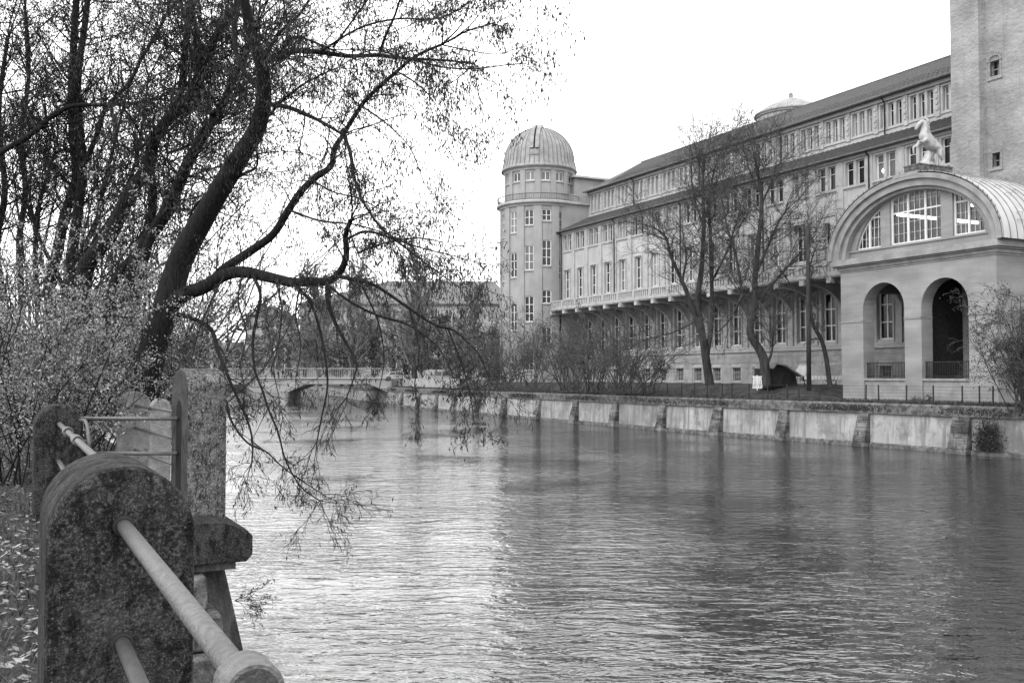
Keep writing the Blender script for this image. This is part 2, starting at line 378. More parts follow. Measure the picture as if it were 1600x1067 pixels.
wall.box(S0,SE,-16,-4.6,3,26.5)  # body behind, gives depth
wall.build('wall',M['plaster'],mw)
for c in bays:
    if c-1.5<S0: continue
    x=c-1.5 # pilaster between bays
    trim.box(x-.33,x+.33,0,.13,13.2,21.2); trim.box(x-.2,x+.2,.13,.16,19.3,20.9)
    trim.box(c-1.17,c+1.17,0,.07,21.05,21.2); trim.box(c-1.2,c+1.2,0,.12,18.98,19.17)
    for a,b in ((-1.17,-.97),(.97,1.17),(-.13,.13)): trim.box(c+a,c+b,0,.05,19.2,21.05)
    trim.box(c-1.15,c+1.15,0,.03,18.86,18.96); 
    if c>3:
        for a,b in ((-.82,-.64),(.64,.82)): trim.box(c+a,c+b,0,.08,13.4,17.0)
        trim.box(c-.62,c+.62,0,.08,16.87,17.0)
    # attic
    trim.box(x-.2,x+.2,-4,-3.86,23.9,26.3); 
    for k in range(4): trim.box(x-.1,x+.1,-3.86,-3.78+.02*(k%2),24.4+.45*k,24.65+.45*k)
    trim.box(c-1.25,c+1.25,-4,-3.9,24.02,24.23); trim.box(c-1.25,c+1.25,-4,-3.93,26.12,26.22)
    for a,b in ((-1.25,-1.07),(-.53,-.27),(.27,.53),(1.07,1.25)): trim.box(c+a,c+b,-4,-3.93,24.25,26.1)
    # lower storey pilaster strips
    trim.box(x-.28,x+.28,-3,-2.84,6.9,11.6); trim.box(c-.95,c-.8,-3,-2.92,7.05,11.5); trim.box(c+.8,c+.95,-3,-2.92,7.05,11.5)
    trim.box(c-.75,c+.75,-3,-2.92,5.14,5.3); trim.box(c-.72,c+.72,-3,-2.9,3.7,3.83)
trim.box(S0,SE,-3,-2.78,6.55,6.78); trim.box(S0,SE,-3,-2.88,6.8,6.92)
trim.box(S0,SE,0,.22,21.22,21.45); trim.box(S0,SE,-4,-3.75,26.32,26.6); trim.box(S0,SE,-4,-3.88,23.62,23.8)
# blind niche frame near portico
c=2.5; trim.box(c-1.05,c-.9,0,.1,13.2,17.25); trim.box(c+.9,c+1.05,0,.1,13.2,17.25); trim.box(c-.88,c+.88,0,.1,17.1,17.25)
trim.build('trim',M['trim'],mw)
rst=MB()
for k in range(7): rst.box(S0,SE,-3,-2.9,3.0+.5*k,3.0+.5*k+.47)
# rusticated base leaves the window openings free
rst=MB()
B=[c for c in bays if c-1.5>S0]
for k in range(7):
    z0=3.0+.51*k; z1=z0+.49
    hit=z1>3.75 and z0<5.2
    edges=[S0]+[e for c in B for e in ((c-.76,c+.76) if hit else ())]+[SE]
    for i in range(0,len(edges),2): rst.box(edges[i],edges[i+1],-3,-2.94,z0,z1)
rst.build('base_course',M['socket'],mw)
# windows
fU,pU=window_mesh(UL,19.2,21.05,1,2,bar=.06,rowpos=[1.25]); fA,pA=window_mesh(AL,24.25,26.1,1,2,bar=.05,rowpos=[1.25])
fT,pT=window_mesh([(-.62,.62)],13.5,16.85,2,3,bar=.09); fT2,pT2=window_mesh([(-.62,.62)],13.75,16.85,2,3,bar=.09)
fG,pG=window_mesh([(-.78,.78)],7.2,11.35,2,3,bar=.13); fB,pB=window_mesh([(-.6,.6)],3.85,5.12,4,3,bar=.05)
fN,pN=window_mesh([(-.3,.3)],13.6,16.6,1,3,bar=.05)
keep+= [fU,pU,fA,pA,fT,pT,fG,pG,fB,pB,fN,pN,fT2,pT2]
for i,c in enumerate(bays):
    if c-1.5<S0: continue
    put_window(mw,fU,pU,(c,-.2,19.2),gm='glass' if i%3 else 'glasslight')
    put_window(mw,fA,pA,(c,-4.2,24.25),gm='glass' if (i*7)%5 else 'glasslight')
    if c>3: put_window(mw,fT if c>20 else fT2,pT if c>20 else pT2,(c,-.2,13.5 if c>20 else 13.75),gm='glasslight' if (i*5)%3 else 'glass')
    put_window(mw,fG,pG,(c,-3.27,7.2),gm='glass')
    put_window(mw,fB,pB,(c,-3.25,3.85),fm='stone_frame')
put_window(mw,fN,pN,(2.5,-.2,13.6))
# lower roof (sheet metal with seams), upper roof, gutters
rf=MB(); rf.quad((S0,.55,21.55),(SE+.3,.55,21.55),(SE,-3.95,23.62),(S0,-3.95,23.62)); rf.quad((S0,.55,21.47),(S0,0,21.47),(SE+.3,0,21.47),(SE+.3,.55,21.47))
rf.quad((S0,.55,21.47),(SE+.3,.55,21.47),(SE+.3,.55,21.55),(S0,.55,21.55))
rf.quad((SE+.3,.55,21.55),(SE+.3,.55,21.47),(SE,-3.95,23.5),(SE,-3.95,23.62))
lr=rf.build('lower_roof',M['roof'],mw)
sm=MB(); s=S0+.3
while s<SE:
    sm.prism([(.56,21.55),(.56,21.62),(-3.9,23.68),(-3.9,23.61)],lambda u,v,t:(t,u,v),s,s+.05); s+=.5
sm.tube([(S0,.62,21.5),(SE+.4,.62,21.5)],.09,6)
sm.build('roof_seam',M['seam'],lr)
ru=MB(); ru.quad((S0,-3.35,26.75),(SE,-3.35,26.75),(41.6,-8.6,30.0),(S0,-8.6,30.0)); ru.quad((SE,-3.35,26.75),(SE,-14,26.75),(41.6,-8.6,30.0),(41.6,-8.6,30.0))
ru.quad((S0,-8.6,30),(41.6,-8.6,30),(SE,-14,26.75),(S0,-14,26.75)); ru.quad((S0,-3.35,26.64),(S0,-4,26.6),(SE,-4,26.6),(SE,-3.35,26.64)); ru.quad((S0,-3.35,26.64),(SE,-3.35,26.64),(SE,-3.35,26.75),(S0,-3.35,26.75))
ur=ru.build('upper_roof',M['tiles'],mw)
sm=MB(); s=S0+.3
def rl(t): return (-3.35+(-5.25)*t, 26.77+3.25*t)
while s<41.4:
    a=rl(0); b=rl(.985); sm.prism([a,(a[0],a[1]+.05),(b[0],b[1]+.05),b],lambda u,v,t:(t,u,v),s,s+.035); s+=.45
for t in (.12,.24): 
    y,z=rl(t); s=S0+.2
    while s<44.5: sm.box(s,s+.05,y-.03,y+.03,z,z+.18); s+=.45
    sm.tube([(S0,y,z+.17),(44.8,y,z+.17)],.02,4)
sm.tube([(S0,-3.28,26.68),(SE+.1,-3.28,26.68)],.1,6); sm.tube([(S0,-8.6,30.03),(41.6,-8.6,30.03)],.08,6)
sm.build('roof_seam',M['seam'],ur)
for s in (-2.05,9.95,21.95,33.95,45.6):
    dp=MB(); dp.tube([(s,.6,21.45),(s,.2,21.1),(s,.2,12.4)],.07,6); dp.build('drainpipe',M['iron'],mw)
for s in (-.05,11.95,23.95,35.95):
    dp=MB(); dp.tube([(s,-3.3,26.6),(s,-3.72,26.2),(s,-3.72,23.6)],.07,6); dp.build('drainpipe',M['iron'],mw)
# balcony slab, balustrade, brackets
sb=MB(); sb.box(S0+6.2,SE+3.2,-3.2,1.3,12.02,12.3); sb.box(S0+6.2,SE+3.2,1.3,1.38,12.12,12.36)
sb.build('balcony_slab',M['trim'],mw)
bl=MB(); s=-4.6
bl.box(-4.7,SE+3.1,1.0,1.25,12.31,12.45); bl.box(-4.7,SE+3.1,1.0,1.25,13.08,13.22)
while s<SE+3:
    bl.box(s,s+.35,.98,1.29,12.45,13.08)
    for k in range(7):
        x=s+.35+.19+k*.378; bl.box(x-.1,x+.1,1.06,1.2,12.45,13.08) 
    s+=3.0
bl.build('balustrade',M['stone_frame'],mw)
br=MB(); prof=[(1.02,12.02),(1.02,11.75)]
for k in range(9):
    a=PI/2*k/8; prof.append((-2.95+3.3*(1-math.sin(a)),9.3+2.35*math.cos(a)))
prof+= [(-3,9.3),(-3,12.02)]
br.prism(prof,lambda u,v,t:(t,u,v),-.2,.2); br.box(-.24,.24,.75,1.44,11.6,12.0)
b0=None
for c in bays+[47.5]:
    x=c+1.5-3.0+.0
    if x<-4: continue
    if b0 is None: b0=br.build('bracket',M['trim'],mw); b=b0
    else: b=b0.copy(); C.objects.link(b); b.parent=mw
    b.location=(x-.0,0,0)
# glowing globe lamp behind a window
lm=MB(); lm.lathe([(.001,-.2),(.12,-.16),(.2,0),(.12,.16),(.001,.2)],14)
lg=lm.build('globe_lamp',M['bulb'],mw,smooth=True); lg.location=(-3.7,-.2,20.2-.3)
lg.location=(-3.3,-.12,19.75)
# end wall facing the camera between drum and attic, upper block with medallion
eb=MB(); eb.box(46.2,57,-13,-.2,3,25.1); eb.box(47.2,57,-14,-2.6,25.4,28.6); 
eb.build('end_block',M['drum'],mw)
el=MB(); el.box(45.9,57.3,-13.2,.2,25.1,25.4); el.box(46.7,57.3,-14.3,-2.2,28.6,28.85)
el.prism([(math.cos(a)*.5-5.2,27.2+.5*math.sin(a)) for a in [k*PI/10 for k in range(20)]],lambda u,v,t:(t,u,v),47.12,47.19)
s_=0
y=-.1
while y>-12: el.box(45.98,46.03,y-.03,y+.03,25.4,26.15); y-=.22
el.box(45.96,46.05,-12,0,26.15,26.23)
el.build('end_cornice',M['trim'],mw)
# ---------------------------------------------------------------- observatory tower
TC=(51.0,.3)
ob=mus('observatory_tower','round observatory tower with ribbed metal dome and ring balcony at the facade end','tower')
ob.location=(O2+D2*TC[0]+N2*TC[1]).to_3d(); 
camdir=math.atan2(-(O2+D2*TC[0]+N2*TC[1]).y,-(O2+D2*TC[0]+N2*TC[1]).x)-ROT  # local bearing of the camera
STEP=2*PI/14
def bear(k): return camdir+math.radians(10.8)+STEP*k   # k rises to the right in the photo
RL=4.9; RU=4.33
# window rows per column, stepping with the inner stair
def rows_for(k):
    if k==0: return [(22.9,24.3),(17.5,20.6),(13.0,14.6),(8.2,10.2)]
    if k==-1: return [(22.4,24.3),(17.0,19.95),(10.8,13.9),(5,7.6)]
    if k==-2: return [(21.6,24.2),(16.2,19.2),(9.8,13.1),(5,7)]
    return [(21.3,24.1),(15.9,18.3),(9.6,12.2)]
dw=MB(); pil=MB()
WA=.62/RL
def curved_wall(mb,r,a0,a1,z0,z1,ops,k=4,depth=.3):
    # ops (z0,z1) centred on the bay, half-angle WA
    am=(a0+a1)/2
    Z=sorted({z0,z1,*[q for o in ops for q in o]}); A=[a0]+[am-WA,am,am+WA]+[a1]
    def P(a,z,rr=r): return (rr*math.cos(a),rr*math.sin(a),z)
    for j in range(len(A)-1):
        for i in range(len(Z)-1):
            zc=(Z[i]+Z[i+1])/2
            if j in (1,2) and any(o[0]<zc<o[1] for o in ops): continue
            mb.quad(P(A[j],Z[i]),P(A[j+1],Z[i]),P(A[j+1],Z[i+1]),P(A[j],Z[i+1]))
    rr=r-depth
    for o in ops:
        for a in (am-WA,am+WA): mb.quad(P(a,o[0]),P(a,o[1]),P(a,o[1],rr),P(a,o[0],rr))
        for z in o: mb.quad(P(am-WA,z),P(am+WA,z),P(am+WA,z,rr),P(am-WA,z,rr))
winpos=[]
for k in range(14):
    kk=((k+7)%14)-7; a=bear(-kk) if False else bear(kk)
    ops=rows_for(kk) if -5<kk<3 else []
    curved_wall(dw,RL-.14,a-STEP/2,a+STEP/2,3,25.0,ops)
    pil.arcbox((0,0),RL-.15,RL,a+STEP/2-.085*1.2,a+STEP/2+.085*1.2,3,24.75,3)
    for o in ops: winpos.append((a,o[0],o[1])); pil.arcbox((0,0),RL-.15,RL-.04,a-WA*1.2,a+WA*1.2,o[0]-.16,o[0]-.01,3)
    curved_wall(dw,RU-.14,a-STEP/2,a+STEP/2,25.3,29.3,[(27.9,29.0)] if -5<kk<5 else [])
    pil.arcbox((0,0),RU-.15,RU,a+STEP/2-.075,a+STEP/2+.075,25.3,29.2,3)
    pil.arcbox((0,0),RU-.15,RU-.02,a-WA*1.25,a+WA*1.25,27.72,27.86,3)
    if -5<kk<5: winpos.append((a,27.9,29.0))
dw.build('wall',M['drum'],ob); pil.build('pilasters',M['drum'],ob,smooth=False)
cr=MB(); cr.lathe([(RL-.2,24.75),(RL+.05,24.78),(RL+.1,24.95),(RL+.42,25.1),(RL+.45,25.3),(RL+.38,25.4),(RU-.3,25.42)],56)
cr.build('cornice',M['trim'],ob,smooth=False); cr=MB()
cr.lathe([(RU-.2,29.2),(RU+.02,29.22),(RU+.05,29.4),(RU+.2,29.5),(RU+.2,29.6)],56)
cr.build('cornice',M['trim'],ob,smooth=False)
rr=MB()
for j in range(150):
    a=2*PI*j/150; x,y=math.cos(a)*(RL+.3),math.sin(a)*(RL+.3); rr.tube([(x,y,25.4),(x,y,26.15)],.022,4,False)
for z,t in ((25.5,.03),(26.17,.045)): rr.lathe([(RL+.3-t,z-t),(RL+.3+t,z-t),(RL+.3+t,z+t),(RL+.3-t,z+t),(RL+.3-t,z-t)],72)
rr.build('railing',M['seam'],ob)
dm=MB(); dm.lathe([(RU+.3,29.55),(RU+.42,29.6),(RU+.32,29.9),(RU+.12,30.15)]+[(4.38*math.cos(t*PI/2/16)+.0,30.9+4.38*math.sin(t*PI/2/16)*.98) for t in range(17)],72)
dme=dm.build('dome',M['zinc'],ob,smooth=True)
rb=MB()
for j in range(48):
    a=2*PI*j/48+.03; pts=[((RU+.36),29.7)]+[(4.4*math.cos(t*PI/2/12),30.9+4.4*math.sin(t*PI/2/12)*.98) for t in range(12)]
    rb.tube([(r*math.cos(a),r*math.sin(a),z) for r,z in pts],.028,4,False)
rb.build('rib',M['seam'],dme)
# slit housing: two curved shutters over the crown, turned a little left of the camera
sa=camdir-math.radians(7.5)
def slit(x,u,r,side):  # x lateral, angle u from horizontal
    return Vector((math.cos(sa)*r*math.cos(u)-math.sin(sa)*x, math.sin(sa)*r*math.cos(u)+math.cos(sa)*x, 30.9+r*math.sin(u)*.98))
sh=MB()
for x0,x1 in ((-.55,-.10),(.10,.55)):
    seq=[math.radians(11+k*8.2) for k in range(14)]
    n=len(sh.v)
    for u in seq:
        h=4.38+.34
        for (x,r) in ((x0,4.25),(x0,h),(x1,h),(x1,4.25)): sh.v.append(tuple(slit(x,u,r,1)))
    for i in range(13):
        for j in range(4):
            q=(j+1)%4; sh.f.append((n+4*i+j,n+4*i+q,n+4*i+4+q,n+4*i+4+j))
    sh.f.append((n,n+1,n+2,n+3)); sh.f.append((n+52,n+53,n+54,n+55))
sh.build('slit_shutter',M['zinc'],dme)
dk=MB()
for i in range(13):
    u0,u1=math.radians(12+i*8),math.radians(20+i*8)
    dk.quad(slit(-.11,u0,4.5,1),slit(.11,u0,4.5,1),slit(.11,u1,4.5,1),slit(-.11,u1,4.5,1))
dk.build('slit',M['dark'],dme); dk=MB()
for i in range(4):
    for x0 in (-.55,-.28,0,.28):
        dk.quad(slit(x0,.02+.045*i,4.47,1),slit(x0+.27,.02+.045*i,4.47,1),slit(x0+.27,.065+.045*i,4.47,1),slit(x0,.065+.045*i,4.47,1))
dk.build('hatch',M['zinc'],dme)
wcache={}
for i,(a,z0,z1) in enumerate(winpos):
    h=round(z1-z0,2); 
    if h not in wcache: wcache[h]=window_mesh([(-.58,.58)],z0,z1,2,1 if h<1.2 else (2 if h<2.2 else 3),bar=.10)
    fr,pn=wcache[h]; r=(RL if z0<25 else RU)-.26
    put_window(ob,fr,pn,(r*math.cos(a),r*math.sin(a),z0),rz=a-PI/2,gm='glass' if i%3==0 else 'glasslight')
keep.append(wcache)
# ---------------------------------------------------------------- second roof drum behind the ridge
rc=at(1237,300,118); ro=empty('roof_rotunda',(rc.x,rc.y,26.3),0,'low round drum with shallow cone roof and finial behind the ridge','rotunda')
q=MB(); q.lathe([(4.0,0),(4.0,9.1),(4.2,9.2),(4.2,9.5)],48)
for k in range(16):
    a=k*PI/8; q.arcbox((0,0),3.98,4.09,a-.05,a+.05,0,9.0,2); q.arcbox((0,0),3.98,4.09,a+.09,a+.19,0,9.0,2)
q.build('wall',M['drum'],ro)
q=MB(); q.lathe([(4.35,9.4),(4.35,9.55),(3.2,10.3),(1.8,11.05),(.35,11.6),(.3,11.6),(.26,12.0),(.32,12.05),(.1,12.2),(.03,12.25),(.025,12.7),(.001,12.7)],40)
q.build('roof',M['zinc'],ro,smooth=False)
# ---------------------------------------------------------------- big rough tower
tw=mus('stone_tower','tall rough-rendered square tower rising out of frame behind the arched pavilion','tower')
q=MB(); zt=46
wn=[(-14.25,-13.55,23.85,24.85),(-14.2,-13.6,17.9,18.8)]
wn2=wn+[(-17.2,-13.3,2.6,10.2)]  # tall opening and passage behind it added to darken the right arch
grid_wall(q,-30,-13.2,2.6,zt,1.35,wn2,.5)
q.box(-30,-11.05,-16,.8,10.2,zt); q.box(-30,-17.3,-16,.8,2.6,10.2); q.box(-17.3,-11.05,-16,-13,2.6,10.2); q.box(-11.5,-11.05,-13,.8,2.6,10.2)
q.quad((-11.08,1.35,2.6),(-11.08,1.35,zt),(-11.08,.8,zt),(-11.08,.8,2.6))
q.build('wall',M['tower'],tw)
q=MB()
q.prism([(-13.2,1.3),(-13.2,2.0),(-11.03,2.0),(-11.03,.7)],lambda u,v,t:(u,v,t),20.2,zt)
q.prism([(-13.2,1.3),(-13.2,2.0),(-11.03,2.0),(-11.03,.7)],lambda u,v,t:(u,v+.0,t),20.0,20.2)
q.prism([(-13.24,1.3),(-13.24,2.12),(-10.95,2.12),(-10.95,.7)],lambda u,v,t:(u,v,t),2.6,20.0)
q.build('corner_pier',M['tower'],tw)
for (a,b,c0,d0) in wn:
    fr=MB(); fr.box(a-.12,a,1.2,1.4,c0-.1,d0+.05); fr.box(b,b+.12,1.2,1.4,c0-.1,d0+.05); fr.box(a-.2,b+.2,1.2,1.45,c0-.25,c0-.1)
    if c0>20:
        for k in range(7):
            t=PI*k/6; x=(a+b)/2+.45*math.cos(t); z=d0+.02+.35*math.sin(t); fr.box(x-.1,x+.1,1.2,1.44,z-.05,z+.12)
    else: fr.box(a-.1,b+.1,1.2,1.4,d0,d0+.14)
    fr.box((a+b)/2-.03,(a+b)/2+.03,1.0,1.04,c0,d0); fr.box(a,b,1.0,1.036,(c0+d0)/2-.03,(c0+d0)/2+.03)
    o=fr.build('window',M['tower'],tw)
    pq=MB(); pq.quad((a,.95,c0),(a,.95,d0),(b,.95,d0),(b,.95,c0)); pq.build('pane',M['dark'],o)
# ---------------------------------------------------------------- arched pavilion (portico)
po=mus('arched_pavilion','pale stone pavilion with two round arches and a curved barrel roof above a fan window','pavilion')
PA,PB=-17.65,-5.35; PV=6.5; TH=1.0
arches=[(-10.85,-7.35,8.95),(-15.7,-12.2,8.85)]
def arch_top(a,b,spr,n=16):
    c=(a+b)/2; r=(b-a)/2; return [(c-r*math.cos(PI*k/n),spr+r*math.sin(PI*k/n)) for k in range(n+1)]
pw=MB(); Z0,Z1=2.3,12.0
def fb(x0,z0,x1,z1,x2,z2,x3,z3,va=PV,vb=PV-TH,mb=None):
    mb=mb or pw
    mb.quad((x0,va,z0),(x1,va,z1),(x2,va,z2),(x3,va,z3)); mb.quad((x3,vb,z3),(x2,vb,z2),(x1,vb,z1),(x0,vb,z0))
cuts=[PA]
for a,b,s_ in sorted(arches): cuts+=[a,b]
cuts+=[PB]
for i in range(0,len(cuts),2):
    fb(cuts[i],Z0,cuts[i],Z1,cuts[i+1],Z1,cuts[i+1],Z0)
for a,b,s_ in arches:
    pts=arch_top(a,b,s_-.15)
    for k in range(16):
        (x0,z0),(x1,z1)=pts[k],pts[k+1]
        fb(x0,z0,x0,Z1,x1,Z1,x1,z1)
        pw.quad((x0,PV,z0),(x1,PV,z1),(x1,PV-TH,z1),(x0,PV-TH,z0))
    for x in (a,b): pw.quad((x,PV,2.3),(x,PV,s_-.15),(x,PV-TH,s_-.15),(x,PV-TH,2.3))
# side walls
pw.quad((PA,PV,Z0),(PA,PV,Z1),(PA,1.3,Z1),(PA,1.3,Z0)); pw.quad((PA+.8,PV-TH,Z0),(PA+.8,1.3,Z0),(PA+.8,1.3,Z1),(PA+.8,PV-TH,Z1))
pw.box(PB-.0,PB+.0+.001,PV-TH,PV,Z0,Z1)
pw.quad((PB-.8,PV-TH,10.2),(PB-.8,-2.7,10.2),(PB-.8,-2.7,Z1),(PB-.8,PV-TH,Z1)); pw.quad((PB,PV-TH,10.2),(PB,-2.7,10.2),(PB,-2.7,Z1),(PB,PV-TH,Z1)); pw.quad((PB,PV-TH,10.2),(PB,-2.7,10.2),(PB-.8,-2.7,10.2),(PB-.8,PV-TH,10.2))
pw.box(PA+.3,PB-.3,-2.6,PV-.5,11.6,11.95)
pw.build('wall',M['portico'],po)
q=MB(); q.box(-11.75,-11.55,-12.9,PV-1.05,2.3,11.5); q.box(-11.55,-11.1,-2.6,PV-1.05,2.3,11.5); q.build('shade_lining',M['iron'],po)  # added cross wall; near-black colour paints the shade behind the right arch
pm=MB()
for a,b,s_ in arches:
    q=MB(); q.box(a-.002,b+.002,PV-.35,PV-.12,2.3,4.02); q.box(a-.0,b+.0,PV-.42,PV-.02,4.02,4.17); q.build('parapet',M['porticotrim'],po)
    pts=arch_top(a,b,s_-.15); po_=[(x+(x-(a+b)/2)/((b-a)/2)*.0,z) for x,z in pts]
for x0,x1 in ((PA-.02,arches[1][0]),(arches[1][1],arches[0][0]),(arches[0][1],PB+.02)):
    q=MB(); q.box(x0,x1,PV,PV+.05,8.0,8.14)
    for aa in (x0,x1):
        if aa not in (PA-.02,PB+.02): q.box(aa-.02,aa+.02,PV-TH,PV+.05,8.0,8.14)
    q.build('impost',M['porticotrim'],po)
q=MB(); q.box(PA-.05,PB+.05,PV,PV+.06,11.5,11.58); q.box(PA-.06,PA,1.4,PV+.06,11.5,11.58); q.build('string_course',M['porticotrim'],po)
for (d,z0,z1) in ((.12,11.62,11.85),(.3,11.85,11.95),(.5,11.95,12.22),(.42,12.22,12.36)):
    pm.box(PA-d,PB+d,PV-.4,PV+d,z0,z1); pm.box(PA-d,PA+.2,1.4,PV-.4,z0,z1); pm.box(PB-.2,PB+d,1.4,PV-.4,z0,z1)
pm.build('cornice',M['porticotrim'],po)
# iron grilles in the arches
for a,b,s_ in arches:
    gr_=MB(); y=PV-.3
    k=0; x=a+.06
    while x<b: gr_.box(x-.014,x+.014,y-.014,y+.014,4.17,5.22); x+=.125
    gr_.box(a,b,y-.025,y+.025,5.18,5.24); gr_.box(a,b,y-.02,y+.02,4.3,4.34)
    gr_.build('grille',M['iron'],po)
# tympanum: wall under the barrel with fan window openings
AC=(PA+PB)/2; AW=6.75; AH=4.75; ZB=12.36
def ell(s,w=AW,h=AH): 
    q=1-((s-AC)/w)**2; return ZB+h*math.sqrt(max(q,0))
ty=MB(); V=PV-.45
GL=[(-16.6,-14.3),(-13.42,-9.35),(-8.55,-6.2)]   # openings in s
iw,ih=5.15,3.95
def inner(s): q=1-((s-AC)/iw)**2; return ZB+.15+ih*math.sqrt(max(q,0))
zs=13.02
S=sorted({PA-.2,PB+.2,*[PA+(PB-PA)*k/60 for k in range(61)],*[q for p in GL for q in p],AC-iw,AC+iw})
for i in range(len(S)-1):
    a,b=S[i],S[i+1]; c=(a+b)/2
    ta,tb=ell(a,AW-.25,AH-.2),ell(b,AW-.25,AH-.2)
    op=any(p[0]<c<p[1] for p in GL) and inner(c)>zs+.02
    if op:
        ia,ib=max(inner(a),zs),max(inner(b),zs)
        ty.quad((a,V,ZB),(a,V,zs),(b,V,zs),(b,V,ZB)); ty.quad((a,V,ia),(a,V,ta),(b,V,tb),(b,V,ib))
        ty.quad((a,V,ia),(b,V,ib),(b,V-.3,ib),(a,V-.3,ia)); ty.quad((a,V,zs),(b,V,zs),(b,V-.3,zs),(a,V-.3,zs))
    else: ty.quad((a,V,ZB),(a,V,ta),(b,V,tb),(b,V,ZB))
for p in GL:
    for x in p:
        zi=max(inner(x),zs); ty.quad((x,V,zs),(x,V,zi),(x,V-.3,zi),(x,V-.3,zs))
ty.box(PA+.4,PB-.4,V,V+.1,zs-.14,zs-.02)
ty.build('gable_wall',M['portico'],po)
# archivolt mouldings around the front
av=MB()
def band(w0,h0,w1,h1,v0,v1,mb,n=48):
    k=len(mb.v)
    for i in range(n+1):
        t=PI*i/n; c_,s_=math.cos(t),math.sin(t)
        for (w_,h_,v_) in ((w0,h0,v0),(w0,h0,v1),(w1,h1,v1),(w1,h1,v0)): mb.v.append((AC+w_*c_,v_,ZB+h_*s_))
    for i in range(n):
        for j in range(4):
            q=(j+1)%4; mb.f.append((k+4*i+j,k+4*i+4+j,k+4*i+4+q,k+4*i+q))
band(6.05,4.15,6.72,4.72,PV-.5,PV+.28,av); band(6.55,4.6,6.9,4.92,PV-.5,PV+.48,av); band(5.7,3.95,6.1,4.2,PV-.5,PV+.02,av)
av.box(AC-1.0,AC+1.0,PV-.4,PV+.5,ZB+4.8,ZB+5.05)
av.build('archivolt',M['porticotrim'],po,smooth=False)
# barrel roof with standing seams
ba=MB(); n=40; k0=len(ba.v)
for i in range(n+1):
    t=PI*i/n
    for v_ in (PV+.5,0.2): ba.v.append((AC+6.98*math.cos(t),v_,ZB+5.0*math.sin(t)))
for i in range(n): ba.f.append((2*i,2*i+2,2*i+3,2*i+1))
ba.prism([(AC+6.98*math.cos(PI*i/n),ZB+5.0*math.sin(PI*i/n)) for i in range(n+1)],lambda u,v,t:(u,t,v),.15,.19)
bar=ba.build('barrel_roof',M['zincbright'],po,smooth=True)
se=MB()
for v_ in [PV+.45-.62*k for k in range(11)]:
    se.tube([(AC+7.0*math.cos(PI*i/n),v_,ZB+5.02*math.sin(PI*i/n)) for i in range(n+1)],.035,4,False)
R2=random.Random(3)
for k in range(46):
    t=PI*R2.uniform(.06,.5)*1.0; v_=R2.uniform(.6,PV); x,z=AC-7.0*math.cos(t),ZB+5.02*math.sin(t)
    dx,dz=math.sin(t),math.cos(t)
    se.tube([(x,v_,z),(x-.05,v_,z+.14),(x-.05,v_-.5,z+.14),(x,v_-.5,z)],.014,4,False)
se.build('roof_seam',M['zinc'],bar)
hk=MB()
for i in range(3,38):
    t=PI*i/40+.02; x,z=AC+6.95*math.cos(t),ZB+4.98*math.sin(t); hk.tube([(x,PV+.48,z),(x+.06*math.cos(t),PV+.5,z+.16)],.018,4,False)
hk.build('snow_hook',M['iron'],bar)
# fan window frames and panes
def fan(s0,s1,mull,bars):
    fr=MB(); v_=V-.22
    def strip(x0,x1,z0f,z1f,y0,y1):
        fr.prism([(x0,z0f(x0)),(x1,z0f(x1)),(x1,z1f(x1)),(x0,z1f(x0))],lambda u,z,t:(u,t,z),y0,y1)
    top=lambda x:max(inner(x),zs+.01)
    for x in mull:
        if top(x)>zs+.15: strip(x-.07,x+.07,lambda q:zs,lambda q:top(q),v_-.05,v_+.06)
    for x in bars:
        if top(x)>zs+.1: strip(x-.011,x+.011,lambda q:zs,lambda q:top(q),v_-.03,v_+.02)
    seg=[s0+(s1-s0)*k/20 for k in range(21)]
    for a,b in zip(seg,seg[1:]):
        strip(a,b,lambda q:zs-.0,lambda q:zs+.11,v_-.055,v_+.05)
        for hz in (.7,1.4,2.1,2.75):
            if min(top(a),top(b))>zs+hz+.02:
                th=.05 if abs(hz-2.1)<.01 else .009
                strip(a,b,lambda q:zs+hz-th,lambda q:zs+hz+th,v_-.025,v_+.015+(.02 if th>.05 else 0))
        strip(a,b,lambda q:max(top(q)-.1,zs),lambda q:top(q),v_-.052,v_+.048)
    o=fr.build('window',M['frame'],po)
    pn=MB()
    for a,b in zip(seg,seg[1:]): pn.quad((a,v_-.04,zs),(a,v_-.04,top(a)),(b,v_-.04,top(b)),(b,v_-.04,zs))
    pn.build('pane',M['clear'],o)
fan(*GL[1],[-13.38,-12.1,-10.72,-9.4],[-13.38+.435*k for k in (1,2,4,5,7,8)])
fan(*GL[2],[-8.5,-7.45],[-8.55+.36*k for k in (1,2,4,5)])
fan(*GL[0],[-14.35,-15.35,-16.5],[-14.4-.34*k for k in (1,2,4,5)])
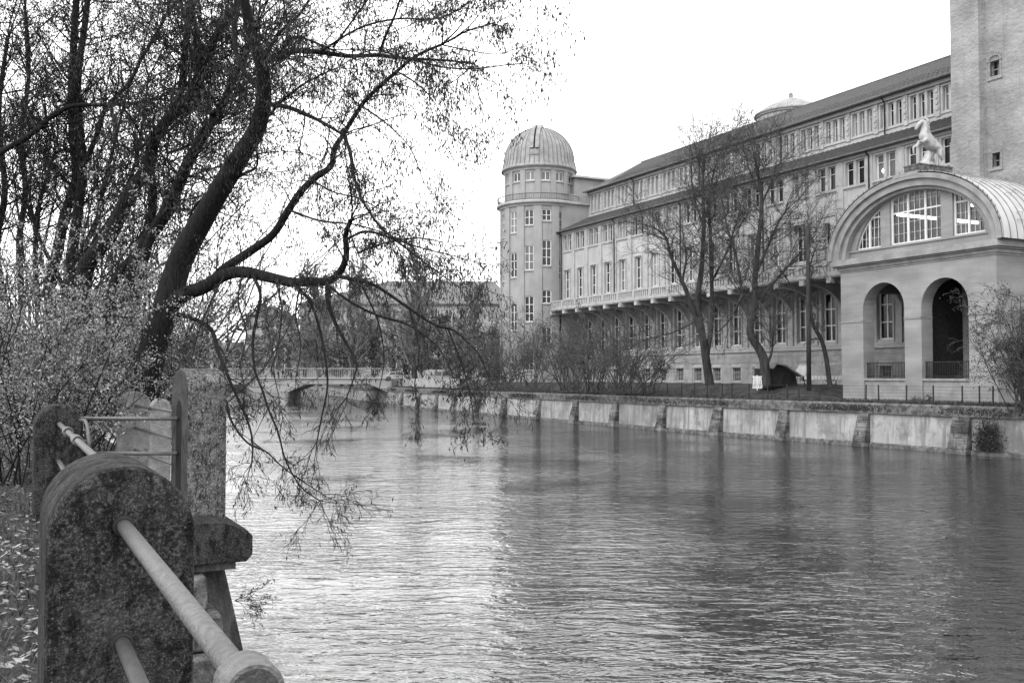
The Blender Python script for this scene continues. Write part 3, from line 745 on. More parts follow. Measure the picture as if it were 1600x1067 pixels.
# hall behind the fan window with lit tubes
hl=MB()
for i in range(20):
    t0,t1=PI*i/20,PI*(i+1)/20
    hl.quad((AC+6.6*math.cos(t0),V-.4,ZB+4.7*math.sin(t0)),(AC+6.6*math.cos(t0),.4,ZB+4.7*math.sin(t0)),(AC+6.6*math.cos(t1),.4,ZB+4.7*math.sin(t1)),(AC+6.6*math.cos(t1),V-.4,ZB+4.7*math.sin(t1)))
hl.quad((AC-6.6,.4,ZB),(AC+6.6,.4,ZB),(AC+6.6,.4,ZB+4.8),(AC-6.6,.4,ZB+4.8)); hl.quad((AC-6.6,.4,ZB),(AC+6.6,.4,ZB),(AC+6.6,V-.4,ZB),(AC-6.6,V-.4,ZB))
hl.build('hall_interior',M['ceil'],po)
LS1,LZ1,LS2,LZ2=-9.35,15.15,-13.5,14.2
for (x,z,v0,v1,n_) in ((LS1,LZ1,5.3,1.5,4),(LS2,LZ2,5.3,2.6,3)):
    for k in range(n_):
        a_=v0+(v1-v0)*k/n_; b_=v0+(v1-v0)*(k+.86)/n_
        tb=MB(); tb.box(x-.07,x+.07,b_,a_,z-.09,z+.09); tb.build('lamp_tube',M['tube'],po)
tb=MB(); tb.box(LS2-.9,LS2-.6,3.9,4.3,LZ2+.85,LZ2+1.0); tb.build('lamp_tube',M['tube'],po)
# ---------------------------------------------------------------- horse statue
def loc_w(s,v,z): q=O2+D2*s+N2*v; return Vector((q.x,q.y,z))
hs=empty('horse_statue',loc_w(-12.0,5.45,17.35),math.atan2(N2.y,N2.x),'white stone rearing horse on a dark plinth on top of the barrel roof','statue')
q=MB(); q.box(-1.5,1.45,-.62,.62,-.35,.42); q.box(-1.55,1.5,-.66,.66,.42,.5); q.build('plinth',M['coping'],hs)
def skin(name,nodes,edges,material,parent,sub=2):
    me=bpy.data.meshes.new(name); me.from_pydata([n[:3] for n in nodes],edges,[]); o=bpy.data.objects.new(name,me); C.objects.link(o)
    o.parent=parent
    sk=o.modifiers.new('skin','SKIN'); 
    if not me.skin_vertices: 
        bm=bmesh.new(); bm.from_mesh(me); bm.verts.layers.skin.verify(); bm.to_mesh(me); bm.free()
    for i,nn_ in enumerate(nodes):
        r=nn_[3]; me.skin_vertices[0].data[i].radius=(r,r) if not hasattr(r,'__len__') else r; me.skin_vertices[0].data[i].use_root=(i==0)
    ss=o.modifiers.new('sub','SUBSURF'); ss.levels=sub; ss.render_levels=sub
    dg=bpy.context.evaluated_depsgraph_get(); m2=bpy.data.meshes.new_from_object(o.evaluated_get(dg)); o.modifiers.clear(); o.data=m2
    m2.materials.clear(); m2.materials.append(material); m2.polygons.foreach_set('use_smooth',[True]*len(m2.polygons))
    return o
b=.5
nd=[(-.75,0,1.35+b,.36),(-.25,0,1.5+b,.37),(.25,0,1.85+b,.40),(.25,0,2.2+b,.30),(.20,0,2.62+b,.25),(.30,-.05,2.95+b,(.19,.22)),(.46,-.14,2.88+b,(.17,.22)),(.62,-.22,2.66+b,(.12,.15)),(.73,-.28,2.46+b,(.11,.13)),(.77,-.30,2.38+b,(.09,.10)),
 (-.85,.24,1.15+b,.24),(-.8,.28,.8+b,.16),(-1.12,.28,.45+b,.085),(-.95,.28,.12+b,.065),(-.82,.28,.04+b,.08),
 (-.75,-.24,1.15+b,.24),(-.62,-.28,.8+b,.16),(-.95,-.28,.45+b,.085),(-.75,-.28,.12+b,.065),(-.62,-.28,.04+b,.08),
 (.42,.2,1.72+b,.15),(.72,.26,1.5+b,.11),(1.12,.28,1.5+b,.07),(1.28,.28,1.2+b,.05),(1.33,.28,1.08+b,.07),
 (.42,-.2,1.72+b,.15),(.66,-.28,1.36+b,.11),(1.0,-.28,1.25+b,.07),(.98,-.28,.92+b,.05),(.96,-.28,.8+b,.07),
 (-1.12,0,1.4+b,.1),(-1.4,0,1.1+b,.13),(-1.42,0,.6+b,.12),(-1.3,0,.25+b,.05)]
ed0=[(0,1),(1,2),(2,3),(3,4),(4,5),(5,6),(6,7),(7,8),(0,9),(9,10),(10,11),(11,12),(12,13),(0,14),(14,15),(15,16),(16,17),(17,18),(2,19),(19,20),(20,21),(21,22),(22,23),(2,24),(24,25),(25,26),(26,27),(27,28),(0,29),(29,30),(30,31),(31,32)]
ed=[(0,1),(1,2),(2,3),(3,4),(4,5),(5,6),(6,7),(7,8),(8,9)]+[(a if a<9 else a+1,b_ if b_<9 else b_+1) for a,b_ in ed0[8:]]
skin('body',nd,ed,M['statue'],hs)
q=MB()
for sgn in (-1,1): q.tube([(.3,.08*sgn,3.05+b),(.31,.1*sgn,3.17+b),(.34,.1*sgn,3.27+b)],[.06,.05,.01],6)
rr_=random.Random(5)
for k in range(26):
    t=k/25; x=.05-.1*t+.28*(1-abs(t-.5)); z=3.1-1.0*t+b
    q.tube([(.22-.12*t,rr_.uniform(-.06,.06),z),(.0-.1*t,rr_.uniform(-.1,.1),z-.05),(-.12-.05*t,rr_.uniform(-.12,.12),z-.22)],[.07,.08,.02],5)
q.build('mane',M['statue'],hs,smooth=True)
skin('rock_support',[(.1,0,.0+b,.34),(.15,0,.35+b,.3),(.05,.05,.7+b,.24),(0,0,1.1+b,.2),(.5,.1,.1+b,.22)],[(0,1),(1,2),(2,3),(0,4)],M['statue'],hs,1)
# ---------------------------------------------------------------- bank fence
bf=empty('bank_fence',(0,0,0),0,'low wire fence on thin iron posts along the top of the river wall','fence')
cum=0; pts=[]; 
for i in range(12,len(QS)-28):
    a,b=QS[i],QS[i+1]; L_=(b-a).length; k=0
    pts.append((a,qnorm(i)))
fpx=[1545,1524,1497,1452,1410,1367,1347,1310,1275,1243,1225,1194,1165,1138,1123,1100,1080,1060,1038,1018,1000,982,964,946,930,915,900]
last=None; tops=[]
for px in fpx:
    p,nn=quay_at(px); q_=p+nn*.3; z=2.66
    ln=R.uniform(-.04,.04)
    m_=MB(); m_.tube([(0,0,0),(ln,ln*.5,1.08)],.045,6); m_.tube([(ln,ln*.5,1.08),(ln,ln*.5,1.12)],[.035,.01],6); m_.box(-.1,.1,-.1,.1,-.05,.05)
    o=m_.build('post',M['iron'],bf); o.location=(q_.x,q_.y,z+.02); tops.append(Vector((q_.x,q_.y,z)))
for h in (.25,.45,.65,.85,1.04):
    m_=MB(); m_.tube([t+Vector((0,0,h+.02*math.sin(i*2.3))) for i,t in enumerate(tops)],.008 if h<1 else .012,4); m_.build('wire',M['iron'],bf)
# ---------------------------------------------------------------- trees
def grow(mb,p,d,L,r,lvl,rng,P,leafpts=None):
    n=P['seg'][lvl]; pts=[p.copy()]; rad=[r]; q=p.copy(); d=d.normalized()
    g_=P['grav'][lvl]; w_=P['wob'][lvl]; rend=P.get('tip',.35)
    for i in range(n):
        d=(d+Vector((rng.gauss(0,w_),rng.gauss(0,w_),rng.gauss(0,w_)+g_))).normalized()
        q=q+d*(L/n); pts.append(q.copy()); rad.append(max(r*(1-(1-rend)*(i+1)/n),P['rmin']))
    mb.tube(pts,rad,6 if r>.09 else (5 if r>.04 else 3),False)
    if lvl+1<len(P['seg']):
        for _ in range(P['kids'][lvl]):
            t=rng.uniform(P.get('t0',.25),1)*n; i=min(int(t),n-1); pp=pts[i].lerp(pts[i+1],t-i)
            dd=(pts[i+1]-pts[i]).normalized(); ax=dd.orthogonal(); ax.rotate(Matrix.Rotation(rng.random()*6.283,3,dd))
            ang=math.radians(rng.uniform(*P['ang'])); nd_=dd*math.cos(ang)+ax.normalized()*math.sin(ang)
            grow(mb,pp,nd_,L*P['len'][lvl]*rng.uniform(.6,1.2)*(1-.35*t/n),max(rad[i]*P.get('rr',.6),P['rmin']),lvl+1,rng,P,leafpts)
    if leafpts is not None and lvl>=P.get('leaflvl',len(P['seg'])-1):
        for i in range(1,len(pts)): leafpts.append(pts[i])
def limb(pix,name=None):   # (px,py,depth,px width) -> world pts
    P_=[at(x,y,Y) for x,y,Y,w_ in pix]; W=[w_/F*Y*.5 for x,y,Y,w_ in pix]
    # smooth
    out=[];rr=[]
    for i in range(len(P_)-1):
        p0=P_[max(i-1,0)];p1=P_[i];p2=P_[i+1];p3=P_[min(i+2,len(P_)-1)]
        for k in range(4):
            t=k/4; out.append(.5*((2*p1)+(p2-p0)*t+(2*p0-5*p1+4*p2-p3)*t*t+(3*p1-p0-3*p2+p3)*t**3)); rr.append(W[i]*(1-t)+W[i+1]*t)
    out.append(P_[-1]); rr.append(W[-1]); return out,rr
def hand_tree(name,label,limbs,rng,P,per_m,leaves,leafsize,base,barkm='bark',twigm='twig',leafm='leafdark',asp=.28,down=1.0,skipfrac=.0,lvl0=0,leafspread=.05,lendscale=1.0):
    tr=empty(name,base,0,label,'tree',None); bark=MB(); tw_=MB(); lp=[]
    for li,lb in enumerate(limbs):
        dens=per_m
        lw,ls=1,1
        if isinstance(lb,tuple):
            lb,*ex=lb; ex=list(ex)+[1,1,1]; dens=per_m*ex[0]; lw=ex[1]; ls=ex[2]
        n_lp=len(lp)
        pts,rad=limb(lb); bark.tube(pts,rad,12 if rad[0]>.08 else 6,False)
        tot=sum((pts[i+1]-pts[i]).length for i in range(len(pts)-1))
        k=int(tot*dens+rng.random())
        for _ in range(k):
            i=rng.randrange(int(len(pts)*skipfrac),len(pts)-1); dd=(pts[i+1]-pts[i])
            if dd.length<1e-6: continue
            dd.normalize(); ax=dd.orthogonal(); ax.rotate(Matrix.Rotation(rng.random()*6.283,3,dd)); ang=math.radians(rng.uniform(25,75))
            grow(tw_,pts[i],dd*math.cos(ang)+ax.normalized()*math.sin(ang),ls*P['L0']*rng.uniform(.5,1.3),min(rad[i]*.45,P['r0']),0,rng,P,lp)
        # tip continues
        for _ in range(4):
            dd=(pts[-1]-pts[-2]).normalized()+Vector((rng.gauss(0,.35),rng.gauss(0,.35),rng.gauss(0,.35)))
            grow(tw_,pts[-1],dd,ls*P['L0']*1.2,min(rad[-1]*.8,P['r0']),0,rng,P,lp)
        if lw<1: lp[n_lp:]=[q for q in lp[n_lp:] if rng.random()<lw]
        if lw>1: lp+=lp[n_lp:]*int(round(lw-1))
    off=-Vector(base)
    for m_,nm,mt,sm_ in ((bark,'trunk',barkm,True),(tw_,'branches',twigm,False)):
        o=m_.build(nm,M[mt],tr,smooth=sm_); o.location=off
    lf=MB()
    if lp and leaves:
        leafcloud(lf,leaves,lambda:rng.choice(lp)+Vector((rng.gauss(0,leafspread),rng.gauss(0,leafspread),rng.gauss(0,leafspread))),leafsize,rng,down,asp)
        o=lf.build('leaves',M[leafm],tr); o.location=off
    print(name,'twigs',len(tw_.f),'leafpts',len(lp))
    return tr
PT={'seg':[6,5,4],'grav':[-.05,-.10,-.22],'wob':[.16,.2,.2],'kids':[6,4,0],'len':[.55,.55],'ang':(25,65),'rmin':.0028,'L0':1.25,'r0':.014,'tip':.3,'leaflvl':1}
def Z(pl,Ya,Yb,wa,wb):
    n=len(pl); return [(x,y,Ya+(Yb-Ya)*i/(n-1),wa+(wb-wa)*i/(n-1)) for i,(x,y) in enumerate(pl)]
rt=random.Random(11)
T1=[
 ([(215,700,17,56),(228,600,17,46),(240,540,17,42),(262,470,17,40),(285,400,17,38),(330,320,16.6,33),(372,250,16.2,30),(402,200,16,27),(412,150,15.8,24),(408,100,15.6,21),(392,50,15.4,18),(382,0,15.2,15),(376,-70,15,11)],.55,1,1),
 (Z([(255,490),(285,462),(320,448),(350,430),(380,425),(419,433),(455,441),(482,440),(512,439),(530,427),(541,400),(540,368),(548,345)],17,13.6,24,7),0.8,1,0.8),
 (Z([(330,445),(345,424),(389,394),(426,367),(451,328),(470,300),(491,279),(517,260),(522,234),(536,211),(564,166),(587,141),(620,112),(650,88),(690,70)],16.6,13.2,15,4),1,1,0.9),
 (Z([(418,163),(450,168),(485,182),(515,198),(536,211)],15.8,14,8,5),1.5,2,0.9),
 (Z([(538,213),(548,240),(553,275),(570,320),(605,365),(650,385),(690,395)],14,12.5,6,2),1.2,1,.7),
 (Z([(408,97),(436,90),(462,80),(500,82),(545,88),(590,87),(640,92),(700,95),(740,100)],15.6,13,11,2.5),2.2,2,.7),
 (Z([(434,92),(448,66),(462,58),(485,64),(515,77)],15.5,14.4,6,3),2,2,1),
 (Z([(592,87),(603,55),(618,22),(630,-20)],14,13.4,5,3),2,2,1),
 (Z([(512,441),(512,469),(524,505),(542,538),(557,568),(553,590),(542,620)],14.5,13.6,8,2),0.8,0.25,0.5),
 (Z([(455,443),(478,462),(494,495),(505,540),(511,580),(511,610),(504,645),(495,690)],15,14,5.5,2),0.9,0.25,0.55),
 (Z([(395,430),(407,460),(401,496),(395,535),(398,577),(410,610),(422,646),(435,676),(446,718),(470,760),(500,782)],15.6,13.4,6,1.8),1.2,0.18,0.55),
 (Z([(268,490),(300,497),(330,515),(341,550),(350,571),(359,595),(377,634),(389,664),(395,694),(393,725)],16.8,14.2,8,2),1,0.12,0.5),
 (Z([(350,571),(345,590),(352,620),(360,655),(386,691),(415,705),(440,728),(470,750),(505,772)],15.3,13.2,5,1.4),1.2,.15,.45),
 (Z([(530,432),(575,442),(599,454),(638,481),(680,508),(707,515),(731,535),(749,555),(762,585),(768,600)],14.3,12.4,6.5,2),1.5,.5,0.5),
 (Z([(515,448),(548,472),(590,493),(632,505),(665,525),(690,550),(705,580)],14.5,13,5,1.6),1.3,.5,0.5),
 (Z([(541,375),(570,362),(610,372),(650,400),(690,430),(720,450)],13.8,12.2,5,1.6),1.6,.8,.42),
 (Z([(560,395),(600,380),(650,372),(690,378)],13.8,12.6,4,1.5),1.6,.9,.5),
 (Z([(422,180),(440,158),(470,135),(500,118),(530,105)],15.9,14.6,5,2),1.6,1,1),
 (Z([(408,110),(430,60),(470,20),(500,-30)],15.6,14.4,7,3),2,2,1.1),
 (Z([(415,150),(380,110),(365,60),(372,10),(360,-40)],15.8,16.5,9,5),1.4,1,1.1),
 (Z([(345,300),(375,275),(400,262),(402,240)],16.5,15.9,6,3),1.5,1,0.9),
 (Z([(285,400),(300,330),(330,300),(350,280)],17,16.4,6,2),1.2,1,1),
 (Z([(500,82),(560,45),(620,30),(680,30),(720,14)],14.5,12.6,4,2),2.6,3,1),
 (Z([(640,92),(690,105),(740,108),(790,102),(815,100)],13.3,12.3,3,1.5),1.8,1,0.5),
]
T1+=[(Z(q_,15,13.6,3.5,1.3),1.3,.3,.28) for q_ in ([(430,436),(440,480),(436,530),(428,575),(436,620)],[(470,442),(462,490),(470,540),(462,590)],[(560,436),(590,500),(600,560),(592,610)],[(640,484),(655,545),(648,600),(655,640)],[(700,514),(722,570),(735,620),(741,660)],[(350,432),(330,470),(310,520),(300,560)],[(380,425),(372,470),(385,520),(376,570),(384,610)])]
T1+=[(Z([(620,112),(650,130),(675,155),(690,180)],13.5,12.8,3,1.5),2,2,.7),(Z([(564,166),(600,190),(640,230),(660,280)],13.8,13,3,1.5),1.2,1,.6),(Z([(520,75),(560,20),(590,-20)],14.5,14,4,2),2.4,3,1),(Z([(690,70),(720,40),(735,0)],13.2,12.8,3,1.5),2.5,3,.8),(Z([(487,281),(520,300),(560,310),(600,330)],14.5,13.6,3,1.5),1.5,1,.7),(Z([(451,328),(500,345),(560,352),(620,372)],15,13.8,4,1.5),2,2,.7)]
hand_tree('willow_tree','large dark leaning tree whose drooping limbs reach out over the river',T1,rt,PT,2.8,27000,.068,(at(215,700,17).x,17,2.5),leafspread=.06,down=1.1,asp=.26)
PL=dict(PT); PL.update({'L0':1.7,'kids':[6,4,0],'grav':[.03,-.03,-.15],'rmin':.005,'r0':.022})
T2=[
 Z([(140,560),(131,431),(173,365),(201,305),(230,262),(241,220),(262,187),(300,145),(319,94),(347,42),(375,0),(395,-60)],21.5,20,26,9),
 Z([(234,262),(239,305),(234,347),(215,395),(180,440),(165,540)],20.8,21.4,13,17),
 Z([(190,540),(211,412),(262,328),(290,262),(319,211),(347,164),(365,122),(384,84),(400,40)],21,19.5,24,6),
 Z([(195,560),(225,403),(250,340),(275,290),(300,240)],20.6,20,16,9),
 Z([(241,222),(265,180),(281,150),(290,70),(297,0),(300,-60)],21,21,13,8),
 Z([(296,-20),(307,52),(319,89)],20.8,20.5,7,8),
 Z([(262,240),(300,225),(330,200),(345,190)],20.6,20,5,3),
 Z([(330,180),(315,130),(300,100),(310,60)],20,20.2,8,4),
]
hand_tree('willow_tree','tree of several leaning dark trunks left of the big riverside tree',T2,random.Random(12),PL,6.5,34000,.08,(at(165,560,21.3).x,21.3,2.5),leafspread=.08,skipfrac=.3,down=.8)
T3=[
 Z([(85,560),(77,443),(89,398),(101,337),(119,281),(115,225),(112,155),(115,70),(119,0),(122,-60)],24,24,19,9),
 Z([(105,540),(108,440),(112,398),(122,328),(129,262),(123,187),(122,117),(134,28),(140,-40)],23.6,23.6,20,8),
 Z([(129,262),(150,215),(165,170),(201,131),(220,94),(248,47),(262,20)],23.4,22.5,9,4),
 Z([(-30,262),(0,239),(47,211),(80,183),(112,166),(169,164),(206,162),(248,152)],22.5,22.5,10,4),
 Z([(173,164),(178,195),(185,230),(180,250)],22.4,22.4,5,2),
 Z([(60,480),(55,400),(60,330),(72,280),(85,240)],25,25,10,4),
 Z([(35,480),(30,380),(40,300),(32,220),(45,120),(40,20)],25.5,25.5,11,5),
 Z([(110,420),(150,350),(160,300),(175,240),(190,180)],24,24,9,4),
 Z([(130,400),(180,330),(210,260),(222,200),(232,120)],24,24.5,8,3),
 Z([(5,470),(-5,380),(8,300),(-2,180),(12,60)],25.5,25.5,12,6),
 Z([(100,450),(60,370),(50,330),(45,290)],24,24.5,8,3),
]
PL3=dict(PL); PL3.update({'grav':[.09,.05,-.1],'L0':2.0,'rmin':.006})
hand_tree('willow_tree','upright many-stemmed tree at the left edge of the photo behind the bushes',T3,random.Random(13),PL3,4.8,30000,.085,(at(105,540,24).x,24,2.5),leafspread=.1,skipfrac=.3,down=.6)
# bare trees of the far bank, grown from the ground
def far_tree(name,label,px,Y,stems,rng,P,per_m,group=None,zb=3.55,leaves=0):
    stems=[[(x,y,Y_,w_*.72) for x,y,Y_,w_ in st_] for st_ in stems]
    return hand_tree(name,label,stems,rng,P,per_m,leaves,.16,(at(px,600,Y).x,Y,zb),'barkfar','twigfar','leafmid',down=.2,asp=.5,skipfrac=.35)
PF={'seg':[6,5,4],'grav':[.05,.02,-.02],'wob':[.14,.18,.22],'kids':[7,5,0],'len':[.55,.6],'ang':(20,55),'rmin':.009,'L0':3.5,'r0':.036,'tip':.35,'leaflvl':1}
FA=[
 Z([(1109,602),(1103,560),(1097,520),(1090,470),(1096,420),(1100,350),(1098,300),(1100,250)],78,78,20,4),
 Z([(1104,560),(1112,500),(1112,440),(1110,370),(1108,320),(1115,270),(1125,240)],78.2,78.5,11,3),
 Z([(1094,520),(1078,470),(1066,440),(1048,400),(1040,370),(1020,355)],78,77,12,3),
 Z([(1066,440),(1072,405),(1070,380)],77.6,77.5,6,2),
 Z([(1112,440),(1135,395),(1150,350),(1160,310)],78.3,78.8,5,2),
 Z([(1098,350),(1085,310),(1080,270),(1082,245)],78,78,5,2),
 Z([(1090,500),(1050,520),(1010,530),(985,545)],78,76.5,4,1.5),
]
far_tree('bare_tree','tall bare forked tree nearer the round tower on the far bank lawn',1105,78,FA,random.Random(21),PF,3.4)
FB=[
 Z([(1197,602),(1194,565),(1186,545),(1172,520),(1178,480),(1180,430),(1185,380),(1190,320),(1186,280),(1180,250)],72,72,22,4),
 Z([(1184,545),(1170,500),(1160,460),(1150,400),(1135,350),(1128,310)],72,72.5,9,3),
 Z([(1180,430),(1200,385),(1215,350),(1228,330)],72,71.5,7,3),
 Z([(1182,470),(1215,435),(1245,400),(1265,380)],72,71.3,7,2),
 Z([(1190,320),(1205,285),(1212,260)],72,72,5,2),
 Z([(1196,575),(1206,550),(1207,530)],72,71.5,7,3),
 Z([(1160,460),(1140,500),(1120,520)],72,71.5,5,2),
 Z([(1186,300),(1172,270),(1165,240)],72,72.5,4,2),
]
far_tree('bare_tree','bare tree with a thick gnarled base left of the dark shelter on the lawn',1197,72,FB,random.Random(22),PF,3.4)
FC=[Z([(1297,604),(1291,560),(1283,530),(1270,505),(1265,460),(1263,410),(1264,372)],70,70,11,4),Z([(1266,500),(1262,440),(1270,400),(1278,380)],70,70,5,2),Z([(1265,470),(1245,455),(1225,430),(1215,415)],70,69,4,2)]
PS=dict(PF); PS.update({'L0':1.1,'rmin':.01})
far_tree('bare_tree','slim lopped tree leaning left beside the straight wooden pole',1297,70,FC,random.Random(23),PS,2.2)
# low willow stool and scrub on the far bank
def bush(name,label,px,Y,zb,wid,hgt,nst,rng,leaves,ls,leafm,twigm,rmin,cat='shrub',dep=None,group=None,P=None,stemr=.05):
    b=at(px,588,Y); base=(b.x,Y,zb); tr=empty(name,base,0,label,cat,group); tw_=MB(); lp=[]
    P=P or {'seg':[6,5,4],'grav':[.05,0,-.05],'wob':[.13,.18,.2],'kids':[7,4,0],'len':[.5,.55],'ang':(15,50),'rmin':rmin,'tip':.3,'leaflvl':1}
    for _ in range(nst):
        x=rng.gauss(0,.30)*wid*.5; y=rng.gauss(0,.3)*(dep or wid)*.5
        d=Vector((x*.35+rng.gauss(0,.28),y*.3+rng.gauss(0,.28),1))
        grow(tw_,Vector((x,y,0)),d,hgt*rng.uniform(.55,1.0),stemr*rng.uniform(.6,1.2),0,rng,P,lp)
    tw_.build('stems',M[twigm],tr)
    if leaves:
        lf=MB(); leafcloud(lf,leaves,lambda:rng.choice(lp)+Vector((rng.gauss(0,ls*.8),rng.gauss(0,ls*.8),rng.gauss(0,ls*.8))),ls,rng,.25,.55); lf.build('leaves',M[leafm],tr)
    return tr
for k,(px,Y,w_,h_,n_,lv,lab) in enumerate([
  (830,100,4.5,8.0,22,1500,'tall twiggy grey thicket in front of the base of the round tower'),
  (888,92,4.5,7.0,26,1800,'dense brown shrub between the tall thicket and the pollard stump'),
  (970,82,4.2,6.4,34,300,'pollarded willow stool throwing up thin rods on the far bank'),
  (925,88,4.2,6.2,24,1600,'low dark shrub left of the pollarded willow stool'),
  (785,108,5,6.5,24,2600,'wide leafy shrub on the far bank below the left edge of the round tower'),
  (1015,80,3.0,3.6,16,700,'small round shrub right of the pollarded willow stool'),
  (745,118,6,9.5,26,2600,'tall loose shrub on the far bank left of the round tower'),
  (1440,60.0,1.9,.8,14,900,'small dark shrub at the foot of the pavilion between its arches')]):
    rr_=random.Random(40+k)
    zb=3.3 if px<1300 else 2.6
    o=bush('shrub',lab,px,Y,zb-.3,w_,h_,n_,rr_,lv,.16 if px<1300 else .09,'leafmid','twigfar',.011 if px<1300 else .006,stemr=.05 if px<1300 else .02)
# thick stool trunk
s0=at(970,600,82)
# willow at the right edge over the wall
PR={'seg':[7,6,4],'grav':[.04,-.08,-.25],'wob':[.10,.16,.2],'kids':[8,5,0],'len':[.38,.5],'ang':(20,55),'rmin':.008,'tip':.3,'leaflvl':1}
bush('willow_shrub','drooping willow shrub hanging over the river wall at the right edge of the photo',1618,50.0,2.4,3.0,6.4,64,random.Random(61),22000,.085,'leafdark','twigfar',.007,P=PR,stemr=.045)
# foreground bushes left
PB_={'seg':[5,4,3],'grav':[.04,.0,-.1],'wob':[.16,.22,.25],'kids':[6,4,0],'len':[.5,.55],'ang':(20,60),'rmin':.004,'tip':.35,'leaflvl':0}
for k,(px,Y,w_,h_,n_,lv,lab) in enumerate([
  (15,15.5,2.6,3.7,30,19000,'pale-leaved bush at the left edge of the photo'),
  (125,19,3.6,4.6,30,24000,'pale-leaved bush in front of the many-stemmed tree'),
  (215,17.6,1.7,3.6,22,11000,'pale-leaved bush at the foot of the big leaning tree'),
  (60,22,4,5.4,22,14000,'taller leafy bush behind the two pale-leaved bushes at the left'),
  (262,22.5,1.8,3.0,14,2500,'thin twiggy bush behind the row of stone posts')]):
    bush('bush',lab,px,Y,2.5,w_,h_,n_,random.Random(70+k),int(lv*1.35),.046,'leaflight','twig',.004,cat='bush',P=PB_,stemr=.018)
# ---------------------------------------------------------------- left bank: ground, wall, posts, rails
AD=Vector((-.4550,.8905)); AN=Vector((.8905,.4550))      # along the railing, and towards the river
A0=Vector((-1.45,3.70))                                   # first post
def bp(t,u,z): q=A0+AD*t+AN*u; return (q.x,q.y,z)
BZ=2.6
TE=8.1 # where the terrace juts out
lb=MB(); us=[.34,0,-.5,-1,-1.6,-2.4,-3.4,-5,-8,-14,-40,-200,-900]
tsr=[-9,-6,-4]+[-3+.5*k for k in range(60)]+[30,40,60,100,160,260,500]
def lz(t,u): return BZ-.02*abs(u) *0+ (.05*math.sin(t*1.9+u)*math.sin(u*2.3) if u<-.4 else 0)-(0.02 if u>-.2 else 0)
for t in tsr:
    for u in us:
        uu=u+(1.55 if (t>TE and u>-.3) else 0)
        lb.v.append(bp(t,uu,lz(t,u)))
m_=len(us)
for i in range(len(tsr)-1):
    for j in range(m_-1):
        a=i*m_+j; lb.f.append((a,a+m_,a+m_+1,a+1))
tag(lb.build('near_bank_ground',M['grass'],smooth=True),kind='structure')
# embankment masonry
ew=empty('embankment_wall',bp(0,.4,0),0,'dark stepped stone embankment wall with slab coping on the near bank','stone wall')
eo=Vector((ew.location.x,ew.location.y,0))
def EP(t,u,z): return Vector(bp(t,u,z))-eo
st=MB()
for k in range(9):      # courses of the set-back wall, stepping out downwards
    z1=2.5-.42*k; z0=z1-.40
    st.prism([(-9,.25),(-9,.42+.1*k),(TE+.2,.42+.1*k),(TE+.2,.25)],lambda t,u,z:EP(t,u,z),z0,z1)
st.build('stone_course',M['pillarstone'],ew,bevel=.02)
sl_=MB(); T0=TE-.05
sl_.prism([(-.0,2.12),(2.15,2.12),(2.22,2.2),(2.22,2.42),(2.14,2.5),(1.85,2.6),(-.0,2.62)],lambda u,z,t:EP(t,u,z),T0-.15,70)
sl_.build('coping_slab',M['concrete'],ew,bevel=.015)
sl_=MB(); sl_.prism([(0,2.02),(2.05,2.02),(2.05,2.11),(0,2.11)],lambda u,z,t:EP(t,u,z),T0-.02,70)
sl_.prism([(0,-1),(2.68,-1),(1.98,2.01),(0,2.01)],lambda u,z,t:EP(t,u,z),T0+.35,70)
M['wetwall']=mat('damp_wall',.04,.10,3,.95,1,20,bdist=.03,layer=[(5,(2,2,.4),.17,.52,.68,.6),(3,(1,1,.5),.015,.5,.66,.7)])
sl_.build('battered_wall',M['wetwall'],ew)
M['block']=mat('block_stone',.06,.14,5,.95,1,30,bdist=.03,layer=[(12,(1,1,.6),.22,.52,.66,.6),(9,(1,1,.4),.012,.52,.66,.8)])
rq=random.Random(4)
for k in range(7):
    z1=2.0-.42*k; z0=z1-.40; d_=-.2-.16*k; e_=1.70+.06*k+(.10 if k%2 else 0)+rq.uniform(-.03,.03)
    q=MB(); q.prism([(.3,z0),(e_+.03,z0),(e_,z1),(.3,z1)],lambda u,z,t:EP(t,u,z),T0+d_,T0+.36); q.build('quoin',M['block'],ew,bevel=.035)
# round-headed posts
M['palestone']=mat('pale_post_stone',.16,.26,6,.9,.6,40,layer=[(18,(1,1,.5),.05,.55,.7,.6)])
M['plaindark']=mat('plain_dark_stone',.035,.06,5,.9,.5,30,layer=[(9,(1,1,.3),.015,.5,.66,.7)])
def post(label,center,ang,width,thick,hgt,mat_='concrete',group='round-headed stone posts of the railing',z=BZ):
    b=MB(); r=width/2; hh=hgt-r; prof=[(-r,-.4),(-r,0),(-r,hh*.5),(-r,hh)]
    prof=[(-r,-.4),(-r,hh)]+[(-r*math.cos(PI*k/20),hh+r*math.sin(PI*k/20)) for k in range(1,20)]+[(r,hh),(r,-.4)]
    b.prism(prof,lambda u,zz,t:(u,t,zz),-thick/2,thick/2)
    o=b.build('stone_post',M[mat_],None,bevel=.03); o.location=(center[0],center[1],z); o.rotation_euler=(0,0,ang)
    if mat_=='pillarstone' and thick==.5:
        sl=MB(); sl.prism([(-.09,.15),(-.09,1.25)]+[(-.09*math.cos(PI*i/8),1.25+.16*math.sin(PI*i/8)) for i in range(1,8)]+[(.09,1.25),(.09,.15)],lambda u,zz,t:(u,t,zz),thick/2-.01,thick/2+.004); sl.build('slot_shade',M['dark'],o)  # raised dark slab; its colour stands in for shade in a recess
        o.data.materials.append(M['plaindark']); o.data.polygons[1].material_index=1; o.data.polygons[0].material_index=1  # both arched faces take the plainer, darker stone
    return tag(o,label,'stone post',group)
angA=math.atan2(AD.y,AD.x)-PI/2
post('nearest mossy round-topped stone post with two pipes entering it',bp(.42,0,0)[:2],angA,.52,.85,1.36)
